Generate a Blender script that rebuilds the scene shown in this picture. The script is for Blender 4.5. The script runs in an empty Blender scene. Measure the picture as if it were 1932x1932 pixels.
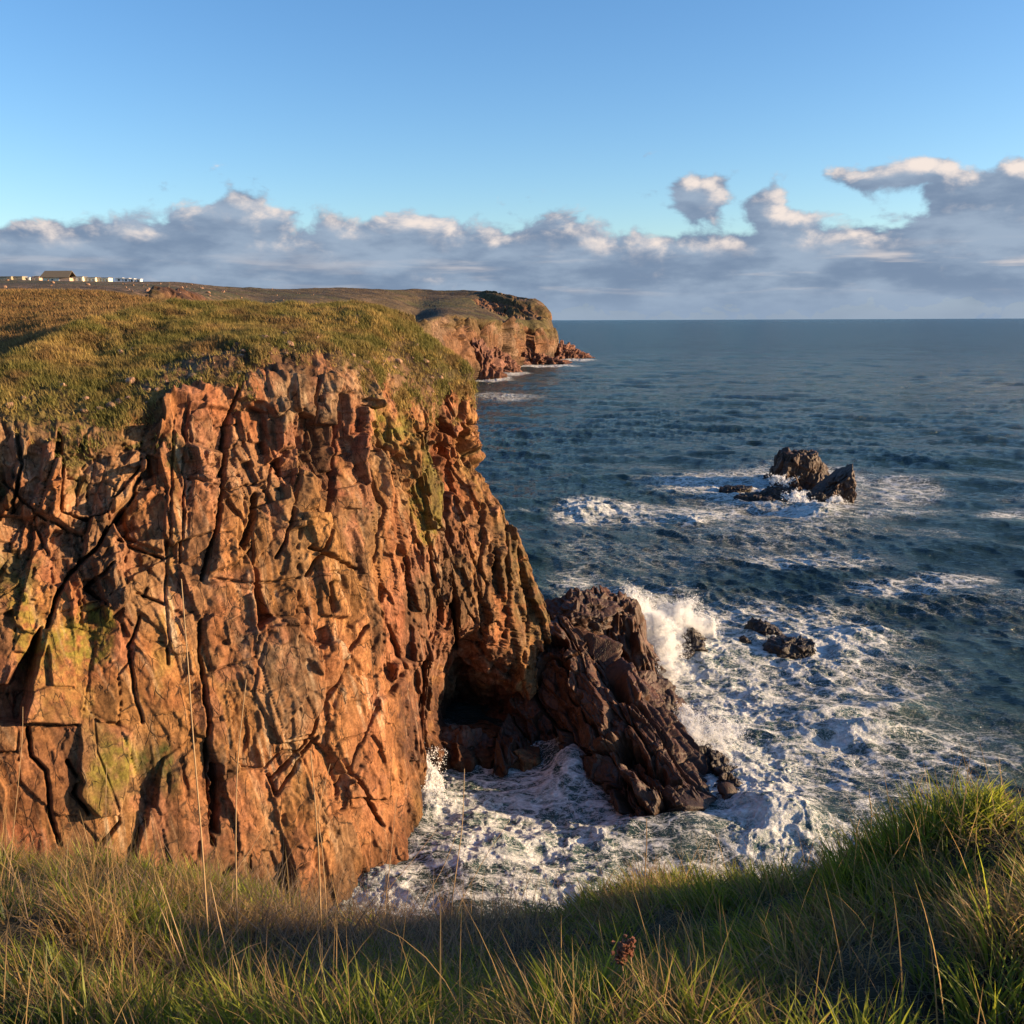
import bpy, math
import numpy as np

# ------------------------------------------------------------------ camera, sky, sun, exposure
SC = bpy.context.scene
COL = SC.collection
H = 40.0
PITCH = math.radians(11.51)
FP = 1779.0                      # focal length in units of a 1932 px wide frame
SUN_AZ = math.radians(86)        # to the right of straight back
SUN_EL = math.radians(12)

cam_d = bpy.data.cameras.new('camera')
cam = bpy.data.objects.new('camera', cam_d)
COL.objects.link(cam)
cam.location = (0, 0, H)
cam.rotation_mode = 'XYZ'
cam.rotation_euler = (math.pi / 2 - PITCH, math.radians(0.22), 0)
cam_d.sensor_width = 36
cam_d.lens = 36 * FP / 1932.0
cam_d.clip_start = 0.05
cam_d.clip_end = 200000
SC.camera = cam
SC.view_settings.view_transform = 'Standard'
SC.view_settings.look = 'None'
SC.view_settings.exposure = 1.25
SC.view_settings.gamma = 1.0
SC.render.resolution_x = SC.render.resolution_y = 1024

SUN_DIR = np.array([math.sin(SUN_AZ) * math.cos(SUN_EL), -math.cos(SUN_AZ) * math.cos(SUN_EL), math.sin(SUN_EL)])
sl = bpy.data.lights.new('sun', 'SUN')
sl.energy = 5.0
sl.angle = math.radians(0.6)
sl.color = (1.0, 0.70, 0.39)
so = bpy.data.objects.new('sun', sl)
COL.objects.link(so)
from mathutils import Vector
so.rotation_euler = Vector(SUN_DIR).to_track_quat('Z', 'Y').to_euler()


class NT:
    """small helper for node trees"""
    def __init__(s, tree):
        s.t = tree
        s.n = tree.nodes
        s.l = tree.links

    def new(s, typ, **kw):
        n = s.n.new(typ)
        for k, v in kw.items():
            if k == 'inp':
                for a, b in v.items():
                    s.set(n, a, b)
            else:
                setattr(n, k, v)
        return n

    def set(s, n, key, v):
        if v is None:
            return
        if hasattr(v, 'is_output') or isinstance(v, bpy.types.NodeSocket):
            s.l.new(v, n.inputs[key])
        else:
            n.inputs[key].default_value = v

    def math(s, op, a, b=None, c=None, clamp=False):
        n = s.n.new('ShaderNodeMath')
        n.operation = op
        n.use_clamp = clamp
        s.set(n, 0, a)
        s.set(n, 1, b)
        s.set(n, 2, c)
        return n.outputs[0]

    def mapr(s, v, a, b, c=0.0, d=1.0, smooth=True):
        n = s.n.new('ShaderNodeMapRange')
        n.interpolation_type = 'SMOOTHSTEP' if smooth else 'LINEAR'
        s.set(n, 'Value', v)
        s.set(n, 'From Min', a)
        s.set(n, 'From Max', b)
        s.set(n, 'To Min', c)
        s.set(n, 'To Max', d)
        return n.outputs[0]

    def mix(s, f, a, b, mode='MIX'):
        n = s.n.new('ShaderNodeMix')
        n.data_type = 'RGBA'
        n.blend_type = mode
        s.set(n, 0, f)
        s.set(n, 6, a)
        s.set(n, 7, b)
        return n.outputs[2]

    def comb(s, x, y, z):
        n = s.n.new('ShaderNodeCombineXYZ')
        s.set(n, 0, x)
        s.set(n, 1, y)
        s.set(n, 2, z)
        return n.outputs[0]

    def noise(s, vec, scale, detail=5, rough=0.55, dist=0.0, out=0, lac=2.0):
        n = s.n.new('ShaderNodeTexNoise')
        s.set(n, 'Vector', vec)
        s.set(n, 'Scale', scale)
        s.set(n, 'Detail', detail)
        s.set(n, 'Roughness', rough)
        s.set(n, 'Distortion', dist)
        s.set(n, 'Lacunarity', lac)
        return n.outputs[out]


def make_world():
    w = bpy.data.worlds.new('World')
    SC.world = w
    w.use_nodes = True
    w.node_tree.nodes.clear()
    T = NT(w.node_tree)
    out = T.new('ShaderNodeOutputWorld')
    bg = T.new('ShaderNodeBackground', inp={'Strength': 0.097})
    T.l.new(bg.outputs[0], out.inputs[0])
    sky = T.new('ShaderNodeTexSky')
    sky.sky_type = 'NISHITA'
    sky.sun_disc = False
    sky.sun_elevation = SUN_EL
    sky.sun_rotation = math.pi - SUN_AZ
    sky.altitude = 40
    sky.air_density = 1.0
    sky.dust_density = 0.6
    sky.ozone_density = 3.0
    hs = T.new('ShaderNodeHueSaturation', inp={'Hue': 0.506, 'Saturation': 1.16, 'Value': 1.08, 'Color': sky.outputs[0]})
    tc = T.new('ShaderNodeTexCoord')
    sx = T.new('ShaderNodeSeparateXYZ', inp={0: tc.outputs['Generated']})
    X, Y, Z = sx.outputs
    az = T.math('MULTIPLY', T.math('ARCTAN2', X, Y), 57.29578)      # degrees, right positive
    el = T.math('MULTIPLY', T.math('ARCSINE', Z), 57.29578)
    # cloud bank: blobs (az, el, raz, rel, weight)
    BL = [(-22, 3.2, 9, 2.0, .55), (-17.0, 5.2, 4.2, 1.6, .50), (-15.6, 6.4, 2.0, 1.2, .40), (-26, 2.8, 8, 2.0, .35),
          (-8.5, 4.6, 4.5, 1.6, .5), (-5.2, 5.4, 3.0, 1.1, .4), (-2, 4.2, 4.0, 1.5, .4), (2.6, 5.0, 2.2, 1.1, .45), (3.8, 4.0, 3.0, 1.6, .4),
          (10.7, 7.2, 1.7, .95, .95), (10.7, 6.2, 1.2, .7, .5), (14.6, 6.3, 1.3, .85, .75), (15.6, 5.4, 1.6, .7, .4), (9, 3.8, 5, 1.5, .35), (20.2, 7.6, 3.2, .75, .72), (22.6, 7.9, 1.3, .6, .5),
          (24.0, 6.3, 1.5, 1.0, .65), (26.4, 5.4, 2.6, 1.2, .55), (27.6, 7.2, 2.2, .7, .62), (20, 3.6, 8, 1.6, .5), (28, 4.6, 4, 2.0, .5), (14, 3.0, 10, 1.5, .3),
          (0, 1.8, 70, 2.3, .66)]

    def density(az, el, det, seed):
        env = None
        for (a, e, ra, re, wt) in BL:
            dx = T.math('DIVIDE', T.math('SUBTRACT', az, float(a)), float(ra))
            dy = T.math('DIVIDE', T.math('SUBTRACT', el, float(e)), float(re))
            d2 = T.math('ADD', T.math('MULTIPLY', dx, dx), T.math('MULTIPLY', dy, dy))
            g = T.math('MULTIPLY', T.math('EXPONENT', T.math('MULTIPLY', d2, -1.0)), float(wt))
            env = g if env is None else T.math('ADD', env, g)
        env = T.math('MINIMUM', env, 0.85)
        v = T.comb(T.math('MULTIPLY', az, 0.45), T.math('MULTIPLY', el, 0.70), seed)
        n = T.noise(v, 1.0, det, 0.56, 0.25)
        return T.math('ADD', env, T.math('MULTIPLY', T.math('SUBTRACT', n, 0.5), 1.35))
    D0 = density(az, el, 9, 3.3)
    D1 = density(T.math('ADD', az, 0.75), T.math('ADD', el, 0.6), 6, 3.3)
    alpha = T.mapr(D0, 0.22, 0.50)
    # solid bank low down
    low = T.mapr(el, 1.4, 4.2, 1.0, 0.0)
    alpha = T.math('MAXIMUM', alpha, T.math('MULTIPLY', low, 0.93))
    up = T.mapr(el, 8.8, 10.2, 1.0, 0.0)
    alpha = T.math('MULTIPLY', alpha, up)
    lit = T.mapr(T.math('SUBTRACT', D0, D1), 0.08, 0.62)
    edge = T.mapr(D1, 0.15, 0.7, 1.0, 0.0)
    lit = T.math('MULTIPLY', lit, T.math('ADD', T.math('MULTIPLY', edge, 0.75), 0.25))
    # long streaks of bright cloud low on the right
    v2 = T.comb(T.math('MULTIPLY', az, 0.12), T.math('MULTIPLY', el, 1.1), 8.1)
    st = T.noise(v2, 1.0, 6, 0.5, 0.3)
    stm = T.math('MULTIPLY', T.mapr(st, 0.52, 0.72), T.math('MULTIPLY', T.mapr(el, 1.2, 2.0), T.mapr(el, 3.2, 4.4, 1.0, 0.0)))
    stm = T.math('MULTIPLY', stm, T.mapr(az, -12, 8, 0.35, 1.0))
    lit = T.math('MAXIMUM', T.math('MULTIPLY', lit, T.mapr(el, 0.8, 2.4)), T.math('MULTIPLY', stm, 0.6))
    v3 = T.comb(T.math('MULTIPLY', az, 0.16), T.math('MULTIPLY', el, 0.45), 1.7)
    bn = T.noise(v3, 1.3, 6, 0.55)
    body = T.mix(T.mapr(bn, 0.35, 0.68), (0.86, 1.2, 1.75, 1), (1.5, 1.9, 2.45, 1))
    body = T.mix(T.mapr(el, 0.0, 2.2, 0.8, 0.0), body, (1.3, 1.7, 2.3, 1))
    ccol = T.mix(lit, body, (4.0, 3.5, 3.2, 1))
    fin = T.mix(alpha, hs.outputs[0], ccol)
    T.set(bg, 'Color', fin)
    return hs


make_world()

# ------------------------------------------------------------------ numeric helpers
CP, SP = math.cos(PITCH), math.sin(PITCH)
ROLL = math.radians(0.0)


def world_from(px, py, Y):
    """pixel (1932 frame) at horizontal distance Y -> world point"""
    a = (px - 966.0) / FP
    b = -(py - 966.0) / FP
    dy = CP + b * SP
    dz = -SP + b * CP
    t = Y / dy
    return np.array([a * t, Y, H + dz * t])


def on_z(px, py, z=0.0):
    a = (px - 966.0) / FP
    b = -(py - 966.0) / FP
    dy = CP + b * SP
    dz = -SP + b * CP
    t = (z - H) / dz
    return np.array([a * t, dy * t, z])


def to_pix(P):
    x, y, z = P[..., 0], P[..., 1], P[..., 2] - H
    f = np.maximum(y * CP - z * SP, 1e-3)
    u = y * SP + z * CP
    return 966 + FP * x / f, 966 - FP * u / f


def hsh(ix, iy, iz, seed):
    with np.errstate(over='ignore'):
        h = (np.asarray(ix).astype(np.int32).view(np.uint32) * np.uint32(374761393) + np.asarray(iy).astype(np.int32).view(np.uint32) * np.uint32(668265263)
             + np.asarray(iz).astype(np.int32).view(np.uint32) * np.uint32(2147483629) + np.uint32((seed * 974634777) & 0xFFFFFFFF))
        h = (h ^ (h >> np.uint32(13))) * np.uint32(1274126177)
        h = (h ^ (h >> np.uint32(16))) * np.uint32(2246822519)
        h = h ^ (h >> np.uint32(15))
    return (h & np.uint32(0xFFFFFF)).astype(np.float32) * np.float32(1 / 16777216.0)


def hraw(ix, iy, iz, seed):
    with np.errstate(over='ignore'):
        h = ix * np.uint32(374761393) + iy * np.uint32(668265263) + iz * np.uint32(2147483629) + np.uint32((seed * 974634777) & 0xFFFFFFFF)
        h = (h ^ (h >> np.uint32(13))) * np.uint32(1274126177)
        h = (h ^ (h >> np.uint32(16))) * np.uint32(2246822519)
        return h ^ (h >> np.uint32(15))


def vnoise(x, y, z, seed):
    x0 = np.floor(x); y0 = np.floor(y); z0 = np.floor(z)
    fx = (x - x0).astype(np.float32); fy = (y - y0).astype(np.float32); fz = (z - z0).astype(np.float32)
    fx = fx * fx * fx * (fx * (fx * 6 - 15) + 10); fy = fy * fy * fy * (fy * (fy * 6 - 15) + 10); fz = fz * fz * fz * (fz * (fz * 6 - 15) + 10)
    ix = x0.astype(np.int32); iy = y0.astype(np.int32); iz = z0.astype(np.int32)
    r = 0
    for a in (0, 1):
        wa = fx if a else 1 - fx
        for b in (0, 1):
            wb = fy if b else 1 - fy
            for c in (0, 1):
                wc = fz if c else 1 - fz
                r = r + wa * wb * wc * hsh(ix + a, iy + b, iz + c, seed)
    return r * 2 - 1


def fbm(x, y, z, octv=4, seed=0, gain=0.5, lac=2.03):
    x = np.asarray(x, dtype=np.float64); y = np.asarray(y, dtype=np.float64) + 0 * x; z = np.asarray(z, dtype=np.float64) + 0 * x
    s = 0; a = 1.0; n = 0
    for o in range(octv):
        s = s + a * vnoise(x + 17.3 * o, y - 9.1 * o, z + 3.7 * o, seed + o * 31)
        n += a
        a *= gain
        x = x * lac; y = y * lac; z = z * lac
    return (s / n).astype(np.float32)


def cell2(u, v, seed, cheb=0.5, jit=0.85):
    iu = np.floor(u); iv = np.floor(v)
    F1 = np.full(u.shape, 9.0, np.float32); F2 = F1.copy()
    hx = np.zeros_like(F1); fx = hx.copy(); fy = hx.copy(); g1 = hx.copy(); g2 = hx.copy()
    for a in (-1, 0, 1):
        for b in (-1, 0, 1):
            cx = iu + a; cy = iv + b
            jx = hsh(cx, cy, cx * 0, seed); jy = hsh(cx, cy, cx * 0, seed + 1)
            qx = (cx + 0.5 + (jx - 0.5) * jit); qy = (cy + 0.5 + (jy - 0.5) * jit)
            dx = (u - qx).astype(np.float32); dy = (v - qy).astype(np.float32)
            ax = np.abs(dx); ay = np.abs(dy)
            d = (1 - cheb) * np.sqrt(dx * dx + dy * dy) + cheb * np.maximum(ax, ay)
            m = d < F1
            F2 = np.where(m, F1, np.minimum(F2, d))
            F1 = np.where(m, d, F1)
            r = hsh(cx, cy, cx * 0, seed + 2)
            hx = np.where(m, r, hx)
            fx = np.where(m, dx, fx); fy = np.where(m, dy, fy)
            g1 = np.where(m, hsh(cx, cy, cx * 0, seed + 3), g1)
            g2 = np.where(m, hsh(cx, cy, cx * 0, seed + 4), g2)
    return F1, F2, hx, fx, fy, g1 - 0.5, g2 - 0.5


def cell3(x, y, z, seed, jit=0.9, cheb=0.0):
    """nearest and second cell, id value, facet height from a random plane per cell"""
    sh = x.shape
    x, y, z = [np.asarray(q, np.float32).ravel() for q in (x, y, z)]
    F1o, F2o, ido, to = [np.empty(x.size, np.float32) for _ in range(4)]
    CH = 200000
    for s0 in range(0, x.size, CH):
        X, Y, Z = x[s0:s0 + CH], y[s0:s0 + CH], z[s0:s0 + CH]
        fx, fy, fz = np.floor(X), np.floor(Y), np.floor(Z)
        rx, ry, rz = X - fx, Y - fy, Z - fz
        ix, iy, iz = [q.astype(np.int32).view(np.uint32) for q in (fx, fy, fz)]
        F1 = np.full(X.shape, 9.0, np.float32); F2 = F1.copy()
        D0 = np.zeros_like(F1); D1 = D0.copy(); D2 = D0.copy(); ID = np.zeros(X.shape, np.uint32)
        k = np.float32(jit / 1023.0); o = np.float32(0.5 - jit / 2)
        for a in (-1, 0, 1):
            for b in (-1, 0, 1):
                for c in (-1, 0, 1):
                    h = hraw(ix + np.uint32(a & 0xFFFFFFFF), iy + np.uint32(b & 0xFFFFFFFF), iz + np.uint32(c & 0xFFFFFFFF), seed)
                    dx = rx - (a + o) - (h & np.uint32(1023)) * k
                    dy = ry - (b + o) - ((h >> np.uint32(10)) & np.uint32(1023)) * k
                    dz = rz - (c + o) - ((h >> np.uint32(20)) & np.uint32(1023)) * k
                    d = np.sqrt(dx * dx + dy * dy + dz * dz)
                    if cheb: d = d * (1 - cheb) + cheb * np.maximum(np.abs(dx), np.maximum(np.abs(dy), np.abs(dz)))
                    m = d < F1
                    F2 = np.where(m, F1, np.minimum(F2, d)); F1 = np.where(m, d, F1)
                    D0 = np.where(m, dx, D0); D1 = np.where(m, dy, D1); D2 = np.where(m, dz, D2); ID = np.where(m, h, ID)
        with np.errstate(over='ignore'):
            g = (ID ^ np.uint32(seed * 77 + 5)) * np.uint32(2654435761); g ^= g >> np.uint32(15)
            g2 = g * np.uint32(1597334677); g2 ^= g2 >> np.uint32(14)
        def u(v, s): return ((v >> np.uint32(s)) & np.uint32(1023)).astype(np.float32) / 1023 - .5
        def e(v): return np.sign(v) * np.sqrt(np.abs(v) * .5)
        F1o[s0:s0 + CH] = F1; F2o[s0:s0 + CH] = F2; ido[s0:s0 + CH] = u(g, 0) + .5
        to[s0:s0 + CH] = D0 * e(u(g2, 0)) + D1 * e(u(g2, 10)) + D2 * e(u(g2, 20))
    return F1o.reshape(sh), F2o.reshape(sh), ido.reshape(sh), to.reshape(sh)


def sstep(a, b, x):
    t = np.clip((x - a) / (b - a), 0, 1)
    return t * t * (3 - 2 * t)


def blur(a, n):
    for _ in range(n):
        a[1:-1] = a[1:-1] * .5 + (a[:-2] + a[2:]) * .25
        a[:, 1:-1] = a[:, 1:-1] * .5 + (a[:, :-2] + a[:, 2:]) * .25
    return a


def cr_matrix(ts, n, tau=0.42):
    M = np.zeros((len(ts), n))
    for k, t in enumerate(ts):
        i = min(int(t), n - 2)
        f = t - i
        w = [-tau * f + 2 * tau * f * f - tau * f ** 3,
             1 + (tau - 3) * f * f + (2 - tau) * f ** 3,
             tau * f + (3 - 2 * tau) * f * f + (tau - 2) * f ** 3,
             -tau * f * f + tau * f ** 3]
        for o, ww in zip((-1, 0, 1, 2), w):
            M[k, min(max(i + o, 0), n - 1)] += ww
    return M


def dist_param(lens, total):
    lens = np.maximum(np.asarray(lens, float), 1e-6)
    c = np.concatenate([[0], np.cumsum(lens)])
    s = np.linspace(0, c[-1], total)
    return np.interp(s, c, np.arange(len(c)))


def surf(C, nu, nv, wu=None, wv=None):
    """C[ncol, nrow, 3] world control points -> grid positions [nu, nv, 3] and parameters"""
    C = np.asarray(C, float)
    px, py = to_pix(C)
    if wu is None:
        dd = np.linalg.norm(C, axis=-1)
        wu = np.mean(np.linalg.norm(np.diff(C, axis=0), axis=-1) / dd[1:] * FP, axis=1)
        wu = np.clip(wu, np.median(wu) * 0.3, np.median(wu) * 2.5)
    if wv is None:
        wv = np.mean(np.hypot(np.diff(px, axis=1), np.diff(py, axis=1)), axis=0)
        wv = np.clip(wv, np.median(wv) * 0.3, np.median(wv) * 2.5)
    tu = dist_param(wu, nu); tv = dist_param(wv, nv)
    Mu = cr_matrix(tu, C.shape[0]); Mv = cr_matrix(tv, C.shape[1])
    P = np.einsum('ai,ijk,bj->abk', Mu, C, Mv)
    return P, tu, tv


def grid_normals(P):
    du = np.gradient(P, axis=0); dv = np.gradient(P, axis=1)
    n = np.cross(du, dv)
    n /= np.maximum(np.linalg.norm(n, axis=-1, keepdims=True), 1e-9)
    return n


def grid_faces(nu, nv, wrap=False):
    i = np.arange(nu if wrap else nu - 1)[:, None]; j = np.arange(nv - 1)[None, :]
    i2 = (i + 1) % nu
    return np.stack([i * nv + j, i2 * nv + j, i2 * nv + j + 1, i * nv + j + 1], axis=-1).reshape(-1, 4)


def mesh_obj(name, V, F, mat, col=None, parent=None, smooth=True, attrs=None):
    V = np.ascontiguousarray(V, dtype=np.float32).reshape(-1, 3)
    F = np.ascontiguousarray(F, dtype=np.int32)
    k = F.shape[1]
    me = bpy.data.meshes.new(name)
    me.vertices.add(len(V))
    me.vertices.foreach_set('co', V.ravel())
    me.loops.add(F.size)
    me.loops.foreach_set('vertex_index', F.ravel())
    me.polygons.add(len(F))
    me.polygons.foreach_set('loop_start', np.arange(0, F.size, k, dtype=np.int32))
    me.polygons.foreach_set('use_smooth', np.full(len(F), smooth, dtype=bool))
    me.update(calc_edges=True)
    if col is not None:
        c4 = np.ones((len(V), 4), np.float32)
        c4[:, :3] = np.asarray(col, dtype=np.float32).reshape(-1, 3) * (1.0 if mat.name.startswith('grass') else .9 if mat.name.startswith('turf') else .70)
        a = me.color_attributes.new('Col', 'FLOAT_COLOR', 'POINT')
        a.data.foreach_set('color', c4.ravel())
    for nm, arr in (attrs or {}).items():
        a = me.attributes.new(nm, 'FLOAT', 'POINT')
        a.data.foreach_set('value', np.ascontiguousarray(arr, dtype=np.float32).ravel())
    me.materials.append(mat)
    o = bpy.data.objects.new(name, me)
    COL.objects.link(o)
    if parent is not None:
        o.parent = parent
    return o


def tag(o, label=None, cat=None, group=None, kind=None):
    if label: o['label'] = label
    if cat: o['category'] = cat
    if group: o['group'] = group
    if kind: o['kind'] = kind
    return o


def new_mat(name):
    m = bpy.data.materials.new(name)
    m.use_nodes = True
    m.node_tree.nodes.clear()
    T = NT(m.node_tree)
    out = T.new('ShaderNodeOutputMaterial')
    return m, T, out


def seg_dist(px, py, pts):
    d = np.full(px.shape, 1e9, np.float32)
    for (ax, ay), (bx, by) in zip(pts[:-1], pts[1:]):
        vx, vy = bx - ax, by - ay
        t = np.clip(((px - ax) * vx + (py - ay) * vy) / (vx * vx + vy * vy), 0, 1)
        d = np.minimum(d, np.hypot(px - ax - t * vx, py - ay - t * vy))
    return d


def poly_sd(px, py, pts):
    """signed distance to polygon, negative inside"""
    d = seg_dist(px, py, list(pts) + [pts[0]])
    ins = np.zeros(px.shape, bool)
    n = len(pts)
    for i in range(n):
        (x1, y1), (x2, y2) = pts[i], pts[(i + 1) % n]
        if y1 == y2: continue
        c = ((y1 > py) != (y2 > py)) & (px < (x2 - x1) * (py - y1) / (y2 - y1) + x1)
        ins ^= c
    return np.where(ins, -d, d)


# ------------------------------------------------------------------ materials
def mat_rock(name='rock', bump=0.6, scale=1.0, rough=0.85, wet=False, joint=0.7):
    m, T, out = new_mat(name)
    at = T.new('ShaderNodeAttribute', attribute_name='Col')
    geo = T.new('ShaderNodeNewGeometry')
    pos = geo.outputs['Position']
    mp = T.new('ShaderNodeMapping', inp={0: pos})
    mp.inputs['Scale'].default_value = (1.0 * scale, 1.0 * scale, 0.55 * scale)
    n1 = T.noise(mp.outputs[0], 2.0, 9, 0.68)
    n2 = T.noise(pos, 7.0 * scale, 6, 0.65)
    c = T.mix(T.mapr(n1, 0.3, 0.7, 0, 1), (0.60, 0.54, 0.50, 1), (1.3, 1.3, 1.3, 1))
    c = T.mix(1.0, at.outputs['Color'], c, 'MULTIPLY')
    c2 = T.mix(T.mapr(n2, 0.35, 0.7), (0.8, 0.78, 0.75, 1), (1.2, 1.2, 1.2, 1))
    c = T.mix(1.0, c, c2, 'MULTIPLY')
    # fine dark joints: nearly straight, steep, at two sizes
    mj = T.new('ShaderNodeMapping', inp={0: pos})
    mj.inputs['Rotation'].default_value = (0.10, 0.13, 0.6)
    mj.inputs['Scale'].default_value = (1.0 * scale, 1.0 * scale, 0.27 * scale)
    nw = T.noise(pos, .8 * scale, 3, 0.6, out=1)
    sc_ = T.new('ShaderNodeVectorMath', operation='SCALE', inp={0: nw, 'Scale': 0.35})
    wv = T.new('ShaderNodeVectorMath', operation='ADD', inp={0: mj.outputs[0], 1: sc_.outputs[0]})
    crs = None
    gate = T.noise(pos, .35 * scale, 3, .6)
    for s_, wd in ((0.85, 0.028), (2.1, 0.045)):
        vo = T.new('ShaderNodeTexVoronoi', feature='DISTANCE_TO_EDGE', inp={'Vector': wv.outputs[0], 'Scale': s_})
        c_ = T.mapr(vo.outputs['Distance'], wd * .25, wd, 0.0, 1.0)
        gt = T.mapr(T.noise(pos, (.9 if s_ < 1 else 1.7) * scale, 3, .6), .46, .56)
        c_ = T.math('MAXIMUM', c_, gt)
        crs = c_ if crs is None else T.math('MINIMUM', crs, T.math('MAXIMUM', c_, T.mapr(gate, .42, .55)))
    cr = crs
    vc = T.new('ShaderNodeTexVoronoi', feature='F1', inp={'Vector': wv.outputs[0], 'Scale': 0.85})
    vs_ = T.new('ShaderNodeSeparateColor', inp={0: vc.outputs['Color']})
    blk = T.mix(vs_.outputs[0], (0.80, 0.78, 0.76, 1), (1.2, 1.2, 1.2, 1))
    c = T.mix(1.0, c, blk, 'MULTIPLY')
    c = T.mix(T.math('MULTIPLY', T.math('SUBTRACT', 1.0, cr), joint), c, (0.018, 0.012, 0.009, 1))
    bs = T.new('ShaderNodeBsdfPrincipled')
    T.set(bs, 'Base Color', c)
    T.set(bs, 'Roughness', rough)
    T.set(bs, 'Specular IOR Level', 0.38 if wet else 0.2)
    hgt = T.math('ADD', T.math('MULTIPLY', n1, 0.42), T.math('MULTIPLY', n2, 0.14))
    hgt = T.math('ADD', hgt, T.math('MULTIPLY', cr, 0.30))
    hgt = T.math('ADD', hgt, T.math('MULTIPLY', vs_.outputs[1], 0.10))
    b = T.new('ShaderNodeBump', inp={'Strength': bump, 'Distance': 0.22 / scale, 'Height': hgt})
    T.l.new(b.outputs[0], bs.inputs['Normal'])
    T.l.new(bs.outputs[0], out.inputs[0])
    return m


def mat_blade(name, trans=0.35, rough=0.6):
    m, T, out = new_mat(name)
    at = T.new('ShaderNodeAttribute', attribute_name='Col')
    d = T.new('ShaderNodeBsdfPrincipled', inp={'Base Color': at.outputs['Color'], 'Roughness': rough, 'Specular IOR Level': 0.3})
    t = T.new('ShaderNodeBsdfTranslucent', inp={'Color': at.outputs['Color']})
    mx = T.new('ShaderNodeMixShader', inp={0: trans})
    T.l.new(d.outputs[0], mx.inputs[1]); T.l.new(t.outputs[0], mx.inputs[2])
    T.l.new(mx.outputs[0], out.inputs[0])
    return m


def mat_plain(name, rgb, rough=0.8, var=0.25, scale=3.0):
    m, T, out = new_mat(name)
    geo = T.new('ShaderNodeNewGeometry')
    n = T.noise(geo.outputs['Position'], scale, 5, 0.6)
    c = T.mix(n, tuple(v * (1 - var) for v in rgb) + (1,), tuple(min(1, v * (1 + var)) for v in rgb) + (1,))
    bs = T.new('ShaderNodeBsdfPrincipled', inp={'Base Color': c, 'Roughness': rough})
    T.l.new(bs.outputs[0], out.inputs[0])
    return m


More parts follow.
